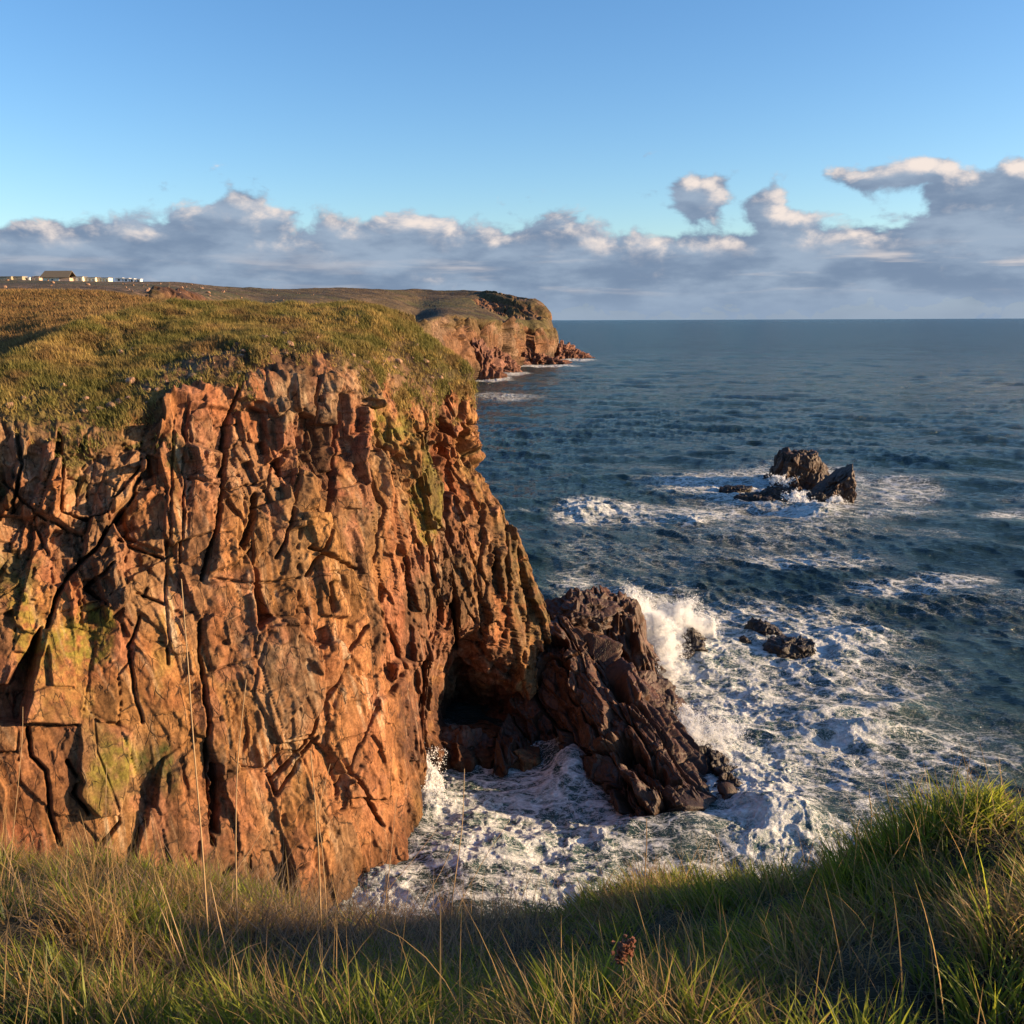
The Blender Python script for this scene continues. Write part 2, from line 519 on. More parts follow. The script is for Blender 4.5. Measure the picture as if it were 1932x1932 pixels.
def mat_water():
    m, T, out = new_mat('sea_water')
    geo = T.new('ShaderNodeNewGeometry')
    pos = geo.outputs['Position']
    fo = T.new('ShaderNodeAttribute', attribute_name='foam').outputs['Fac']
    sh = T.new('ShaderNodeAttribute', attribute_name='shal').outputs['Fac']
    dist = T.new('ShaderNodeVectorMath', operation='LENGTH', inp={0: pos}).outputs['Value']
    # lace of foam: warped cell edges at two sizes
    mp = T.new('ShaderNodeMapping', inp={0: pos})
    mp.inputs['Rotation'].default_value = (0, 0, math.radians(-14))
    mp.inputs['Scale'].default_value = (0.62, 1.0, 1.0)
    nw = T.noise(mp.outputs[0], 0.33, 5, 0.62, out=1)
    w1 = T.new('ShaderNodeVectorMath', operation='SCALE', inp={0: nw, 'Scale': 5.0})
    wv = T.new('ShaderNodeVectorMath', operation='ADD', inp={0: mp.outputs[0], 1: w1.outputs[0]})
    edges = []
    for s in (0.30, 0.85, 2.2):
        v = T.new('ShaderNodeTexVoronoi', feature='DISTANCE_TO_EDGE', inp={'Vector': wv.outputs[0], 'Scale': s})
        edges.append(v.outputs['Distance'])
    pn = T.noise(mp.outputs[0], 0.5, 9, 0.68, 0.6)
    fn = T.noise(mp.outputs[0], 3.5, 6, 0.7, 0.5)
    # filament widths grow with density
    f = T.math('MULTIPLY', fo, T.mapr(pn, 0.34, 0.64, 0.15, 1.5, False))
    e1 = T.math('SUBTRACT', 1.0, T.math('DIVIDE', edges[0], T.math('MULTIPLY', f, 0.30)), clamp=True)
    e2 = T.math('SUBTRACT', 1.0, T.math('DIVIDE', edges[1], T.math('MULTIPLY', f, 0.26)), clamp=True)
    e3 = T.math('SUBTRACT', 1.0, T.math('DIVIDE', edges[2], T.math('MULTIPLY', f, 0.24)), clamp=True)
    lace = T.math('MAXIMUM', e1, T.math('MAXIMUM', T.math('MULTIPLY', e2, 0.9), T.math('MULTIPLY', e3, 0.7)))
    lace = T.math('MULTIPLY', lace, T.mapr(fn, 0.3, 0.6, 0.6, 1.1, False))
    solid = T.mapr(T.math('ADD', T.math('MULTIPLY', fo, 0.9), T.math('MULTIPLY', T.math('SUBTRACT', pn, 0.5), 2.4)), 0.90, 1.22)
    foam = T.math('MAXIMUM', T.math('MULTIPLY', lace, T.mapr(fo, 0.02, 0.3)), solid, clamp=True)
    wc = T.mix(sh, (0.011, 0.024, 0.024, 1), (0.060, 0.092, 0.088, 1))
    wn = T.noise(pos, 0.012, 3, 0.5)
    wc = T.mix(T.mapr(wn, 0.35, 0.65), wc, T.mix(1.0, wc, (1.35, 1.45, 1.3, 1), 'MULTIPLY'))
    ws = T.new('ShaderNodeBsdfPrincipled', inp={'Base Color': wc, 'IOR': 1.33})
    T.set(ws, 'Specular Tint', (1.0, .97, .86, 1))
    T.set(ws, 'Roughness', T.mapr(dist, 80, 1500, 0.11, 0.27))
    wp = T.noise(mp.outputs[0], .05, 11, .74, .2)
    T.set(ws, 'Specular IOR Level', T.mapr(wp, .36, .62, .16, .62, False))
    # ripples
    mr = T.new('ShaderNodeMapping', inp={0: pos})
    mr.inputs['Rotation'].default_value = (0, 0, math.radians(-20))
    mr.inputs['Scale'].default_value = (0.45, 1.0, 1.0)
    r1 = T.noise(mr.outputs[0], 1.6, 8, 0.62, 0.4)
    r2 = T.noise(mr.outputs[0], 0.13, 8, 0.70, 0.3)
    far = T.mapr(dist, 150, 700, 0.0, 1.0)
    r3 = T.noise(mr.outputs[0], .42, 7, 0.66, 0.3)
    mid = T.mapr(dist, 90, 260, 0.0, 1.3)
    hh = T.math('ADD', T.math('ADD', T.math('MULTIPLY', r1, 0.65), T.math('MULTIPLY', r3, mid)), T.math('MULTIPLY', T.math('MULTIPLY', r2, far), 13.0))
    b = T.new('ShaderNodeBump', inp={'Strength': 1.0, 'Distance': 0.75, 'Height': hh})
    T.l.new(b.outputs[0], ws.inputs['Normal'])
    fb = T.new('ShaderNodeBump', inp={'Strength': 0.9, 'Distance': 0.25, 'Height': T.math('ADD', T.math('MULTIPLY', foam, 0.7), fn)})
    fs = T.new('ShaderNodeBsdfPrincipled', inp={'Base Color': (0.76, 0.76, 0.74, 1), 'Roughness': 0.9, 'Specular IOR Level': 0.1})
    T.l.new(fb.outputs[0], fs.inputs['Normal'])
    mx = T.new('ShaderNodeMixShader', inp={0: foam})
    T.l.new(ws.outputs[0], mx.inputs[1]); T.l.new(fs.outputs[0], mx.inputs[2])
    T.l.new(mx.outputs[0], out.inputs[0])
    return m


def mat_spray():
    m, T, out = new_mat('white_spray')
    d = T.new('ShaderNodeBsdfDiffuse', inp={'Color': (0.95, 0.95, 0.95, 1)})
    t = T.new('ShaderNodeBsdfTranslucent', inp={'Color': (0.95, 0.95, 0.95, 1)})
    mx = T.new('ShaderNodeMixShader', inp={0: 0.5})
    T.l.new(d.outputs[0], mx.inputs[1]); T.l.new(t.outputs[0], mx.inputs[2])
    T.l.new(mx.outputs[0], out.inputs[0])
    return m


M_CLIFF = mat_rock('red_granite', 0.7, 1.0)
M_FAR = mat_rock('far_rock', 0.9, 0.25)
M_WET = mat_rock('wet_rock', 0.8, 1.2, 0.58, True)
M_STONE = mat_rock('loose_stone', 0.5, 3.0, joint=.3)
M_BLADE = mat_blade('grass_blade', .58, .5)
M_TURF = mat_blade('turf_blade', 0.25, 0.8)
M_WATER = mat_water()
M_SPRAY = mat_spray()

# ------------------------------------------------------------------ THE BIG CLIFF
ROCKC = np.array([0.32, 0.150, 0.062])
GREEN = np.array([0.085, 0.088, 0.020])


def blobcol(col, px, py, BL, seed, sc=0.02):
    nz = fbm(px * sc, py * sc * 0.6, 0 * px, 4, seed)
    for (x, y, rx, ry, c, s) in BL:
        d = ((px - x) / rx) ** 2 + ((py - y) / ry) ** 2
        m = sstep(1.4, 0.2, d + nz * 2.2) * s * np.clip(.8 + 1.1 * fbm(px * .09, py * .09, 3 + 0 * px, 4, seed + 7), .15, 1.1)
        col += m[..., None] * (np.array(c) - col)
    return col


def build_cliff():
    def auto(px, baseY, pyt, Yt, pxt=None, bow=1.2):
        """columns whose face runs straight from the water to the top edge"""
        b = world_from(px, 1000, baseY); b[2] = 0
        fd = baseY * CP + H * SP
        b[0] = (px - 966) / FP * fd
        t = world_from(pxt if pxt is not None else px, pyt, Yt)
        rows = []
        for k in range(8):
            f = k / 7
            p = b * (1 - f) + t * f
            p[1] -= bow * math.sin(f * math.pi)
            rows.append(p)
        return rows
    W = world_from
    cols = []
    crest = []
    cols.append(auto(-650, 36, 850, 45)); crest.append(W(-650, 760, 52))
    cols.append(auto(-150, 45, 800, 55)); crest.append(W(-150, 745, 61))
    cols.append(auto(60, 48, 790, 58)); crest.append(W(60, 662, 68))
    cols.append(auto(200, 50.5, 772, 60.5)); crest.append(W(200, 612, 79))
    cols.append(auto(335, 53, 742, 62.5)); crest.append(W(330, 580, 86))
    cols.append(auto(480, 56, 700, 66)); crest.append(W(480, 574, 92))
    cols.append(auto(615, 59, 690, 69.5)); crest.append(W(620, 578, 95))
    cols.append(auto(705, 63, 705, 73.5, bow=0.8)); crest.append(W(710, 584, 95))
    cols.append([on_z(772, 1600), W(788, 1480, 72), W(787, 1380, 73), W(797, 1270, 74), W(800, 1150, 75), W(790, 1020, 75.5), W(775, 880, 76), W(762, 735, 77)]); crest.append(W(765, 606, 94))
    cols.append([on_z(806, 1480), W(802, 1430, 77), W(800, 1350, 78), W(812, 1240, 77), W(830, 1150, 78), W(830, 1020, 78.5), W(820, 880, 79), W(812, 755, 80)]); crest.append(W(808, 636, 93))
    cols.append([on_z(850, 1438), W(850, 1395, 83), W(850, 1335, 95), W(856, 1225, 88), W(864, 1165, 80.5), W(855, 1020, 82.5), W(840, 880, 83.5), W(838, 745, 84)]); crest.append(W(832, 660, 92))
    cols.append([on_z(930, 1432), W(925, 1390, 85), W(918, 1330, 93), W(925, 1250, 87), W(922, 1170, 84.5), W(895, 1020, 85), W(856, 880, 85), W(862, 748, 85)]); crest.append(W(858, 688, 90))
    c10 = [on_z(1015, 1428), W(1005, 1385, 87), W(1000, 1330, 90), W(1005, 1275, 89), W(1026, 1180, 91), W(968, 1030, 90), W(872, 850, 88), W(884, 742, 87.5)]
    cols.append(c10); cr10 = W(878, 716, 88.5); crest.append(cr10)
    cols.append([p + np.array([-2.5, 7.0, 0.0]) for p in c10]); crest.append(cr10 + np.array([-2.5, 6.5, 0.3]))
    cols.append([p + np.array([-20, 20, 0.0]) for p in c10]); crest.append(cr10 + np.array([-20, 22, -1]))
    C = []
    for c, k in zip(cols, crest):
        r0 = c[0] + np.array([0, 0, -3.0])
        top = c[7]
        mid = top * 0.5 + k * 0.5 + np.array([0, 0, 0.5])
        rim = 2.0 if 1 <= len(C) <= 4 else 0.0
        C.append([r0] + c + [mid, k + np.array([0, 0, rim * .3]), k + np.array([-2.2, 1.6, -3.0]), k + np.array([-8, 14, -9.0])])
    C = np.array(C)
    NU, NV = 1400, 1200
    P, tu, tv = surf(C, NU, NV)
    px, py = to_pix(P)
    N = grid_normals(P)
    # make the normals point towards the open side
    if np.mean(N[:, :600] @ np.array([0.5, -0.8, 0.1])) < 0: N = -N
    # metric coordinates
    mid = P[:, 480]
    ul = np.concatenate([[0], np.cumsum(np.linalg.norm(np.diff(mid, axis=0), axis=1))])
    U = np.repeat(ul[:, None], NV, 1)
    V = P[..., 2].copy()
    TV = np.repeat(tv[None, :], NU, 0)
    TU = np.repeat(tu[:, None], NV, 1)
    gn = fbm(U * 0.35, P[..., 1] * 0.3, V * 0.35, 5, 5)
    gm = sstep(7.75, 8.25, TV + gn * 0.95)              # grass mask
    gm = np.maximum(gm, 0)
    # broken zones: upper left and the right shoulder are more shattered
    brk = np.clip(sstep(330, 230, px) * .8 * sstep(1250, 1050, py) + sstep(640, 860, px) * 0.40 + sstep(960, 820, py) * 0.7, 0, 1)
    smooth_low = 1 - 0.40 * sstep(340, 280, px) * sstep(1150, 1220, py) - 0.35 * sstep(1150, 1350, py) * sstep(800, 700, px)
    X3, Y3 = P[..., 0], P[..., 1]
    wq = fbm(X3 * .15, Y3 * .15, V * .15, 2, 11) * .8
    wq2 = fbm(X3 * .15, Y3 * .15, 40 + V * .15, 2, 12) * .8
    lean = 0.13
    us = X3 * .78 + Y3 * .62 + lean * V + wq
    cs = -X3 * .62 + Y3 * .78
    lx = np.interp(py, [700, 740, 900, 935, 983, 1031, 1080, 1125, 1180, 1300, 1370], [335, 330, 262, 246, 211, 178, 130, 104, 88, 60, -400])
    left = (px + 6 * vnoise(px * .05, py * .05, 0 * px, 9) < lx) * 1.0
    ua = us - left * V * .45
    va = V + wq2 + us * (-.12 + .5 * left)
    h = np.zeros(P.shape[:2], np.float32)
    crk = np.zeros_like(h)
    tint = np.zeros_like(h)
    right = sstep(700, 860, px)
    for (su, sv, amp, tl, sd, ch, cw) in ((3.4, 8.0, 1.2, 2.2, 21, 0.7, 0.010), (1.45, 4.4, 0.56, 2.5, 31, 0.75, 0.014), (1.05, 1.6, 0.30, 2.5, 37, 0.7, 0.025), (0.55, 0.8, 0.13, 2.3, 41, 0.6, 0.04),
                                          (0.30, 0.40, 0.07, 1.9, 51, 0.4, 0.06)):
        F1, F2, hx, tt = cell3(ua / su, va / sv, cs / (su * 1.8), sd, .85, ch)
        a = amp * (0.60 + 0.65 * brk) * (smooth_low if su < 3 else 1)
        h += a * ((hx - 0.5) * .9 + tl * tt)
        e = sstep(cw, cw * .2, F2 - F1) * (hx > 0.45)
        crk = np.maximum(crk, e * min(1, .35 + su / 1.7))
        h -= e * a * 1.1
        if su > 0.6: tint += (hx - 0.5) * (0.55 if su > 2 else 0.6)
    # vertical ribbing
    rb = fbm(us * 0.9, V * 0.12, 2 + 0 * U, 4, 61, 0.6)
    h += np.abs(rb) * 0.15
    h += fbm(us * 2.6, V * 1.5, cs * 2, 3, 71) * 0.05
    # big modelled joints, as seen on the face: (points in frame units, width px, depth m)
    CR = [([(463, 690), (440, 767), (428, 840), (413, 940), (396, 1022), (380, 1090)], 6, 1.6),
          ([(262, 900), (246, 935), (211, 983), (178, 1031), (130, 1080), (104, 1125), (88, 1180)], 7, 1.5),
          ([(211, 1063), (160, 1108), (197, 1135)], 6, 1.0),
          ([(484, 930), (470, 985), (458, 1030)], 11, 1.5),
          ([(570, 873), (557, 931), (541, 1000), (520, 1050)], 4, 1.0),
          ([(644, 780), (638, 902), (619, 984), (600, 1040), (575, 1085)], 6, 1.2),
          ([(828, 790), (850, 840), (838, 935), (846, 1031), (850, 1127), (858, 1220)], 10, 2.2),
          ([(378, 1165), (376, 1225), (389, 1330), (392, 1440), (396, 1590)], 5, 1.2),
          ([(406, 1445), (408, 1500), (404, 1570)], 13, 1.6),
          ([(682, 1181), (634, 1278), (590, 1357), (576, 1405), (512, 1467)], 5, 1.3),
          ([(0, 1364), (70, 1362), (146, 1366)], 3.5, 0.9),
          ([(48, 1370), (53, 1423), (84, 1450), (90, 1533), (108, 1590)], 5, 0.9),
          ([(123, 1432), (146, 1467), (136, 1493), (165, 1531)], 6, 1.0),
          ([(221, 1017), (265, 1034), (309, 1052)], 4, 0.8), ([(255, 1118), (309, 1137)], 4, 0.8),
          ([(581, 1032), (672, 1072)], 5, 1.1), ([(330, 770), (322, 888), (318, 1000), (312, 1127), (316, 1250)], 3, 0.6),
          ([(350, 760), (345, 900), (338, 1060)], 3, 0.7), ([(735, 1180), (760, 1260), (730, 1310)], 4, 0.9),
          ([(612, 1100), (618, 1150)], 9, 1.2), ([(262, 1160), (240, 1220), (250, 1300), (265, 1360)], 4, 0.8),
          ([(505, 1460), (520, 1500), (560, 1440), (600, 1390)], 5, 0.9), ([(640, 1430), (690, 1500), (720, 1560)], 5, 0.9),
          ([(700, 1330), (660, 1430), (640, 1500)], 4, 0.9), ([(885, 800), (893, 760)], 5, 1.2), ([(872, 742), (862, 770), (858, 790)], 9, 1.8),
          ([(500, 800), (520, 870), (500, 925)], 3, 0.7), ([(352, 900), (430, 925), (500, 905)], 3, 0.6),
          ([(400, 1090), (470, 1100), (560, 1090)], 3, 0.5), ([(0, 900), (60, 960), (90, 1040)], 4, 0.8), ([(30, 800), (40, 870), (20, 960)], 6, 1.2),
          ([(700, 880), (720, 960), (700, 1060)], 4, 0.8), ([(770, 960), (760, 1060), (775, 1150)], 4, 0.9), ([(940, 990), (960, 1100), (945, 1200)], 5, 1.2),
          ([(985, 1080), (1000, 1170), (985, 1250)], 4, 1.0), ([(905, 950), (900, 1080), (905, 1200)], 4, 0.9)]
    wpx = px + fbm(px * 0.035, py * 0.035, 0 * px, 4, 81) * 4
    wpy = py + fbm(px * 0.035, py * 0.035, 7 + 0 * px, 4, 82) * 4
    for pts, w, dep in CR:
        d = seg_dist(wpx, wpy, pts)
        w = w * .62
        e = sstep(w, w * 0.35, d + fbm(px * 0.08, py * 0.08, w + 0 * px, 2, 83) * w * 0.4)
        h -= e * dep * 1.25
        crk = np.maximum(crk, e * 0.25)
    # slabs that stand proud / are set back: polygon, offset, tilt x, tilt y (m per 100 px)
    SL = [([(75, 1180), (55, 1300), (36, 1361), (-60, 1361), (-60, 1290), (10, 1290)], -2.6, 0, 0),
          ([(88, 1175), (180, 1190), (146, 1366), (38, 1362), (58, 1290)], 0.5, -0.6, 0.3),
          ([(145, 1335), (245, 1380), (235, 1480), (220, 1528), (176, 1533), (140, 1500)], 0.9, 0.2, 0.5),
          ([(356, 895), (430, 900), (412, 940), (392, 1030), (345, 1060)], 0.4, 0.5, 0),
          ([(408, 940), (445, 975), (440, 1060), (395, 1080)], 0.7, 0.6, 0),
          ([(462, 935), (505, 975), (510, 1010), (480, 1065), (452, 1060)], 0.3, 1.0, 0),
          ([(352, 760), (450, 770), (425, 850), (355, 835)], -0.9, 0.6, 0),
          ([(500, 700), (545, 705), (530, 860), (505, 870)], 0.8, 0.5, 0), ([(555, 705), (600, 710), (598, 790), (560, 770)], 0.9, 0.5, 0),
          ([(606, 705), (640, 710), (636, 800), (604, 800)], 0.7, 0.5, 0), ([(462, 700), (498, 703), (505, 780), (468, 760)], 0.6, 0.5, 0),
          ([(560, 880), (615, 900), (580, 990), (545, 1000)], 0.5, 0.4, 0), ([(230, 905), (315, 890), (310, 1040), (235, 1010)], 0.5, 0.3, 0),
          ([(500, 1180), (590, 1180), (610, 1300), (590, 1390), (520, 1400), (470, 1300)], 0.35, 0.2, 0.2),
          ([(640, 1270), (720, 1280), (720, 1400), (660, 1480), (610, 1400)], 0.4, 0.2, 0.2),
          ([(590, 1075), (650, 1085), (655, 1165), (600, 1160)], 0.5, 0.4, 0.2), ([(170, 1060), (225, 1040), (240, 1130), (200, 1170)], 0.9, 0.5, 0.3),
          ([(760, 850), (800, 845), (830, 920), (832, 1000), (790, 960)], 0.6, 0.3, 0), ([(700, 740), (760, 760), (750, 860), (715, 840)], 0.6, 0.3, 0),
          ([(862, 742), (905, 735), (905, 790), (870, 800)], 0.9, 0.6, 0.2)]
    for pts, off, tx, ty in SL:
        sd = poly_sd(wpx, wpy, pts)
        m = sstep(2.0, -2.0, sd)
        cx = np.mean([p[0] for p in pts]); cy = np.mean([p[1] for p in pts])
        hl = off + tx * (px - cx) / 40 * 0.4 + ty * (py - cy) / 100
        keep = 0.7
        h = h * (1 - m * (1 - keep)) + m * hl
        e = sstep(3.5, 0.5, np.abs(sd)) * 0.5
        h -= e * 0.35
    h *= (sstep(0.5, 1.2, TV) * 0.5 + 0.5) * (1 - .5 * sstep(7.2, 8.0, TV))
    mk = sstep(660, 740, px) * sstep(860, 800, px) * sstep(1050, 1150, py)
    h = h * (1 - mk) + blur(h.copy(), 2) * mk
    h = blur(h, 2)
    crk = blur(crk, 1)
    # the grass slope
    gx, gy = P[..., 0], P[..., 1]
    tz = fbm(gx * 0.16, gy * 0.16, 0 * gx, 3, 91) * 0.9 + fbm(gx * 0.9, gy * 0.9, V * 0.5, 4, 92) * 0.38 + np.abs(fbm(gx * 2.4, gy * 2.4, V, 2, 93)) * 0.22
    rockpop = sstep(0.36, 0.5, fbm(gx * 0.45, V * 0.6, gy * 0.3, 4, 94) + 0.32 * sstep(9.3, 8.0, TV) - 0.12)
    face_fade = sstep(7.6, 8.6, TV)
    hd = h * (1 - gm) + gm * (tz + h * 0.10)
    up = np.zeros_like(N); up[..., 2] = 1
    dirv = N * (1 - 0.6 * face_fade[..., None]) + up * 0.6 * face_fade[..., None]
    dirv /= np.linalg.norm(dirv, axis=-1, keepdims=True)
    mk2 = (sstep(640, 740, px) * (.35 + .35 * sstep(950, 1150, py)) * (1 - gm))[..., None]
    dirv = dirv * (1 - mk2) + mk2 * np.array([.15, -.98, .1])
    dirv /= np.linalg.norm(dirv, axis=-1, keepdims=True)
    Q = P + dirv * hd[..., None]
    # ---- colour of the stone, with some shade painted on the right flank
    col = np.zeros(P.shape, np.float32) + ROCKC
    big = fbm(U * 0.09, V * 0.07, 0 * U, 4, 101)
    col *= (1 + 0.22 * big)[..., None]
    col[..., 1] *= 1 + 0.22 * fbm(U * 0.22, V * 0.12, 0 * U, 4, 102)
    col *= np.clip(1 + 0.48 * tint, 0.42, 1.7)[..., None]
    grey = sstep(0.02, 0.35, fbm(us * 0.30, V * 0.16, 0 * U, 5, 103)) * 0.55
    col += grey[..., None] * (np.array([0.235, 0.15, 0.085]) - col)
    dkz = sstep(0.06, 0.36, fbm(us * .45, V * .12, 9 + 0 * U, 5, 107)) * .78
    col += dkz[..., None] * (np.array([0.115, 0.062, 0.036]) - col)
    pk = sstep(0.1, 0.35, fbm(us * .5, V * .4, 12 + 0 * U, 4, 108)) * .55
    col += pk[..., None] * (np.array([0.38, 0.17, 0.10]) - col)
    redz = sstep(0.1, 0.4, fbm(us * 0.2, V * 0.15, 3 + 0 * U, 4, 104)) * 0.5
    col += redz[..., None] * (np.array([0.33, 0.105, 0.045]) - col)
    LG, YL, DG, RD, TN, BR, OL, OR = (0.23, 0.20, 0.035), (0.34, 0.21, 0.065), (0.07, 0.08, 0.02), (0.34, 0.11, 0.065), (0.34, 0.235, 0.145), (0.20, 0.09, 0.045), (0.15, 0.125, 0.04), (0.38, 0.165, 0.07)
    BLB = [(560, 760, 130, 60, TN, .75), (400, 880, 90, 70, (0.36, .2, .12), .5), (120, 850, 180, 90, TN, .5), (60, 1000, 120, 70, (0.36, .22, .13), .5),
           (660, 860, 45, 95, RD, .6), (50, 1175, 75, 75, LG, .7), (160, 1190, 45, 55, LG, .85), (25, 1060, 60, 35, OL, .7), (110, 1110, 40, 55, OR, .7),
           (305, 1260, 26, 90, YL, .8), (195, 1460, 55, 75, LG, .8), (300, 1450, 32, 60, DG, .9), (180, 1380, 30, 50, OL, .5), (100, 1310, 60, 50, YL, .6),
           (60, 1470, 100, 110, BR, .8), (325, 1000, 12, 200, YL, .6), (735, 790, 40, 50, LG, .85), (805, 925, 30, 90, LG, .8), (770, 860, 60, 80, OL, .5), (700, 900, 50, 60, (0.36, .24, .14), .5),
           (990, 1120, 60, 160, OL, .8), (950, 960, 40, 80, OL, .75), (960, 960, 25, 60, LG, .5), (895, 900, 45, 90, OL, .6), (850, 830, 30, 60, OL, .6), (700, 1450, 140, 240, OR, .6), (500, 1550, 200, 120, OR, .6),
           (940, 1080, 110, 190, (0.13, .075, .035), .6), (860, 1330, 120, 110, (0.12, .055, .035), .85), (560, 1270, 70, 80, (0.3, .2, .12), .6), (880, 1230, 150, 60, (0.25, .12, .07), .6), (450, 1190, 60, 60, (0.22, .15, .1), .6)]  # first entry: olive-brown flank rock, deepened with painted partial shade
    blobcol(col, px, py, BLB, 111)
    # bleached runs
    st = fbm(us * 3.2, V * 0.22, 0 * U, 4, 121)
    WS = [(600, 1110, 40, 60), (590, 1220, 50, 70), (520, 1420, 60, 50), (440, 1420, 35, 40), (320, 1120, 12, 160), (340, 900, 14, 120), (230, 1560, 50, 40), (640, 1270, 30, 70), (500, 1100, 60, 40), (680, 1330, 40, 60), (400, 1080, 20, 30)]
    wm = np.zeros_like(st)
    for (x, y, rx, ry) in WS:
        wm = np.maximum(wm, sstep(1.4, 0.3, ((px - x) / rx) ** 2 + ((py - y) / ry) ** 2))
    wm = wm * sstep(0.06, 0.3, st) * sstep(-.2, .3, tint) * 0.6 + sstep(0.33, 0.5, st) * 0.2
    col += wm[..., None] * (np.array([0.58, 0.46, 0.32]) - col)
    col *= (1 - 0.55 * crk)[..., None]
    # damp dark band by the water
    col *= (1 - 0.45 * sstep(3.5, 1.0, V))[..., None]
    # turf patches on ledges
    lg = sstep(0.25, 0.45, fbm(U * 0.5, V * 0.8, 0 * U, 4, 131)) * sstep(1000, 850, py) * sstep(420, 250, px) * 0.9
    tuc = np.array([0.10, 0.095, 0.028])
    col += lg[..., None] * (tuc - col)
    # ground colour under the turf
    so = fbm(gx * 0.35, gy * 0.35, V * 0.2, 5, 141)
    gcol = np.zeros_like(col) + np.array([0.11, 0.085, 0.03])
    gcol += sstep(-0.05, 0.35, so)[..., None] * (np.array([0.20, 0.145, 0.05]) - gcol)
    gcol += sstep(0.05, 0.4, -so)[..., None] * (np.array([0.075, 0.05, 0.028]) - gcol)
    blobcol(gcol, px, py, [(520, 690, 120, 35, (0.13, .06, .035), .7), (750, 640, 60, 50, (0.14, .075, .04), .5), (300, 730, 160, 30, (0.09, .06, .03), .6)], 142, 0.03)
    col = col * (1 - gm[..., None]) + gcol * gm[..., None]
    pop = rockpop * gm * sstep(9.4, 8.4, TV)
    col += (pop * .6)[..., None] * (np.array([0.26, 0.14, 0.085]) - col)
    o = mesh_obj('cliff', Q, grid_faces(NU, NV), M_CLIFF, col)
    tag(o, kind='structure')
    return dict(Q=Q, gm=gm, px=px, py=py, TV=TV, pop=pop, N=N, col=col)


CL = build_cliff()


# ------------------------------------------------------------------ turf blades scattered on a surface
def scatter_tufts(name, pts, nrm, n_blades, hgt, wid, cols, rng, lean=(0.3, 0.0), flop=0.5, label=None, mat=None):
    n = len(pts)
    ids = np.repeat(np.arange(n), n_blades)
    m = len(ids)
    base = pts[ids] + rng.normal(0, hgt * 0.45, (m, 3)) * np.array([1, 1, 0.12])
    ang = rng.uniform(0, 2 * np.pi, m)
    hh = hgt * rng.uniform(0.5, 1.25, m) * (0.7 + 0.6 * rng.random(n)[ids])
    d = np.stack([np.cos(ang) * flop * rng.random(m) + lean[0], np.sin(ang) * flop * rng.random(m) + lean[1], np.ones(m)], 1) + nrm[ids] * 0.3
    d /= np.linalg.norm(d, axis=1, keepdims=True)
    tip = base + d * hh[:, None]
    a2 = rng.uniform(0, np.pi, m)
    s = np.stack([np.cos(a2), np.sin(a2), 0 * a2], 1) * (wid * rng.uniform(0.6, 1.4, m))[:, None]
    V = np.empty((m, 3, 3)); V[:, 0] = base - s; V[:, 1] = base + s; V[:, 2] = tip
    F = np.arange(m * 3).reshape(m, 3)
    cc = cols[ids] * rng.uniform(0.75, 1.3, (m, 1))
    C = np.repeat(cc[:, None, :], 3, 1)
    o = mesh_obj(name, V, F, mat or M_TURF, C, smooth=False)
    tag(o, label, 'grass', kind='stuff')
    return o


def sample_grid(Q, weight, n, rng, N=None):
    w = weight[:-1, :-1].copy()
    e1 = np.linalg.norm(Q[1:, :-1] - Q[:-1, :-1], axis=-1); e2 = np.linalg.norm(Q[:-1, 1:] - Q[:-1, :-1], axis=-1)
    w = (w * e1 * e2).ravel(); w /= w.sum()
    k = rng.choice(len(w), n, p=w)
    i, j = np.divmod(k, weight.shape[1] - 1)
    a, b = rng.random((2, n, 1))
    p = Q[i, j] * (1 - a) * (1 - b) + Q[i + 1, j] * a * (1 - b) + Q[i, j + 1] * (1 - a) * b + Q[i + 1, j + 1] * a * b
    return p, i, j


def turf_colors(p, rng, seed, base=((0.20, .15, .042), (0.36, .245, .075), (0.13, .125, .028), (0.15, .08, .035))):
    n1 = fbm(p[:, 0] * 0.22, p[:, 1] * 0.22, p[:, 2] * 0.3, 4, seed)
    n2 = fbm(p[:, 0] * 0.5, p[:, 1] * 0.5, p[:, 2] * 0.5, 4, seed + 1)
    B = np.array(base)
    c = np.zeros((len(p), 3)) + B[0]
    c += sstep(-0.1, 0.3, n1)[:, None] * (B[1] - c)
    c += (sstep(0.0, 0.3, n2) * 0.8)[:, None] * (B[2] - c)
    c += (sstep(0.1, 0.4, -n2) * 0.7)[:, None] * (B[3] - c)
    return c


rng = np.random.default_rng(7)
wt = CL['gm'] * (1 - 0.8 * CL['pop']) * (CL['TV'] < 10.6) * (CL['px'] > -150)
bare = sstep(0.12, 0.32, fbm(CL['Q'][..., 0] * 0.5, CL['Q'][..., 1] * 0.3, CL['Q'][..., 2] * 0.8, 4, 201) + 0.25 * sstep(9.2, 8.2, CL['TV']))
p, i, j = sample_grid(CL['Q'], wt * (1 - 0.85 * bare) + 1e-9, 60000, rng)
scatter_tufts('clifftop_grass', p, CL['N'][i, j] * 0 + np.array([0, -0.3, 0.6]), 6, 0.38, 0.03, turf_colors(p, rng, 210), rng, (-0.35, 0.05), 0.9,
              'tussocky olive and straw coloured grass covering the top of the near red cliff')


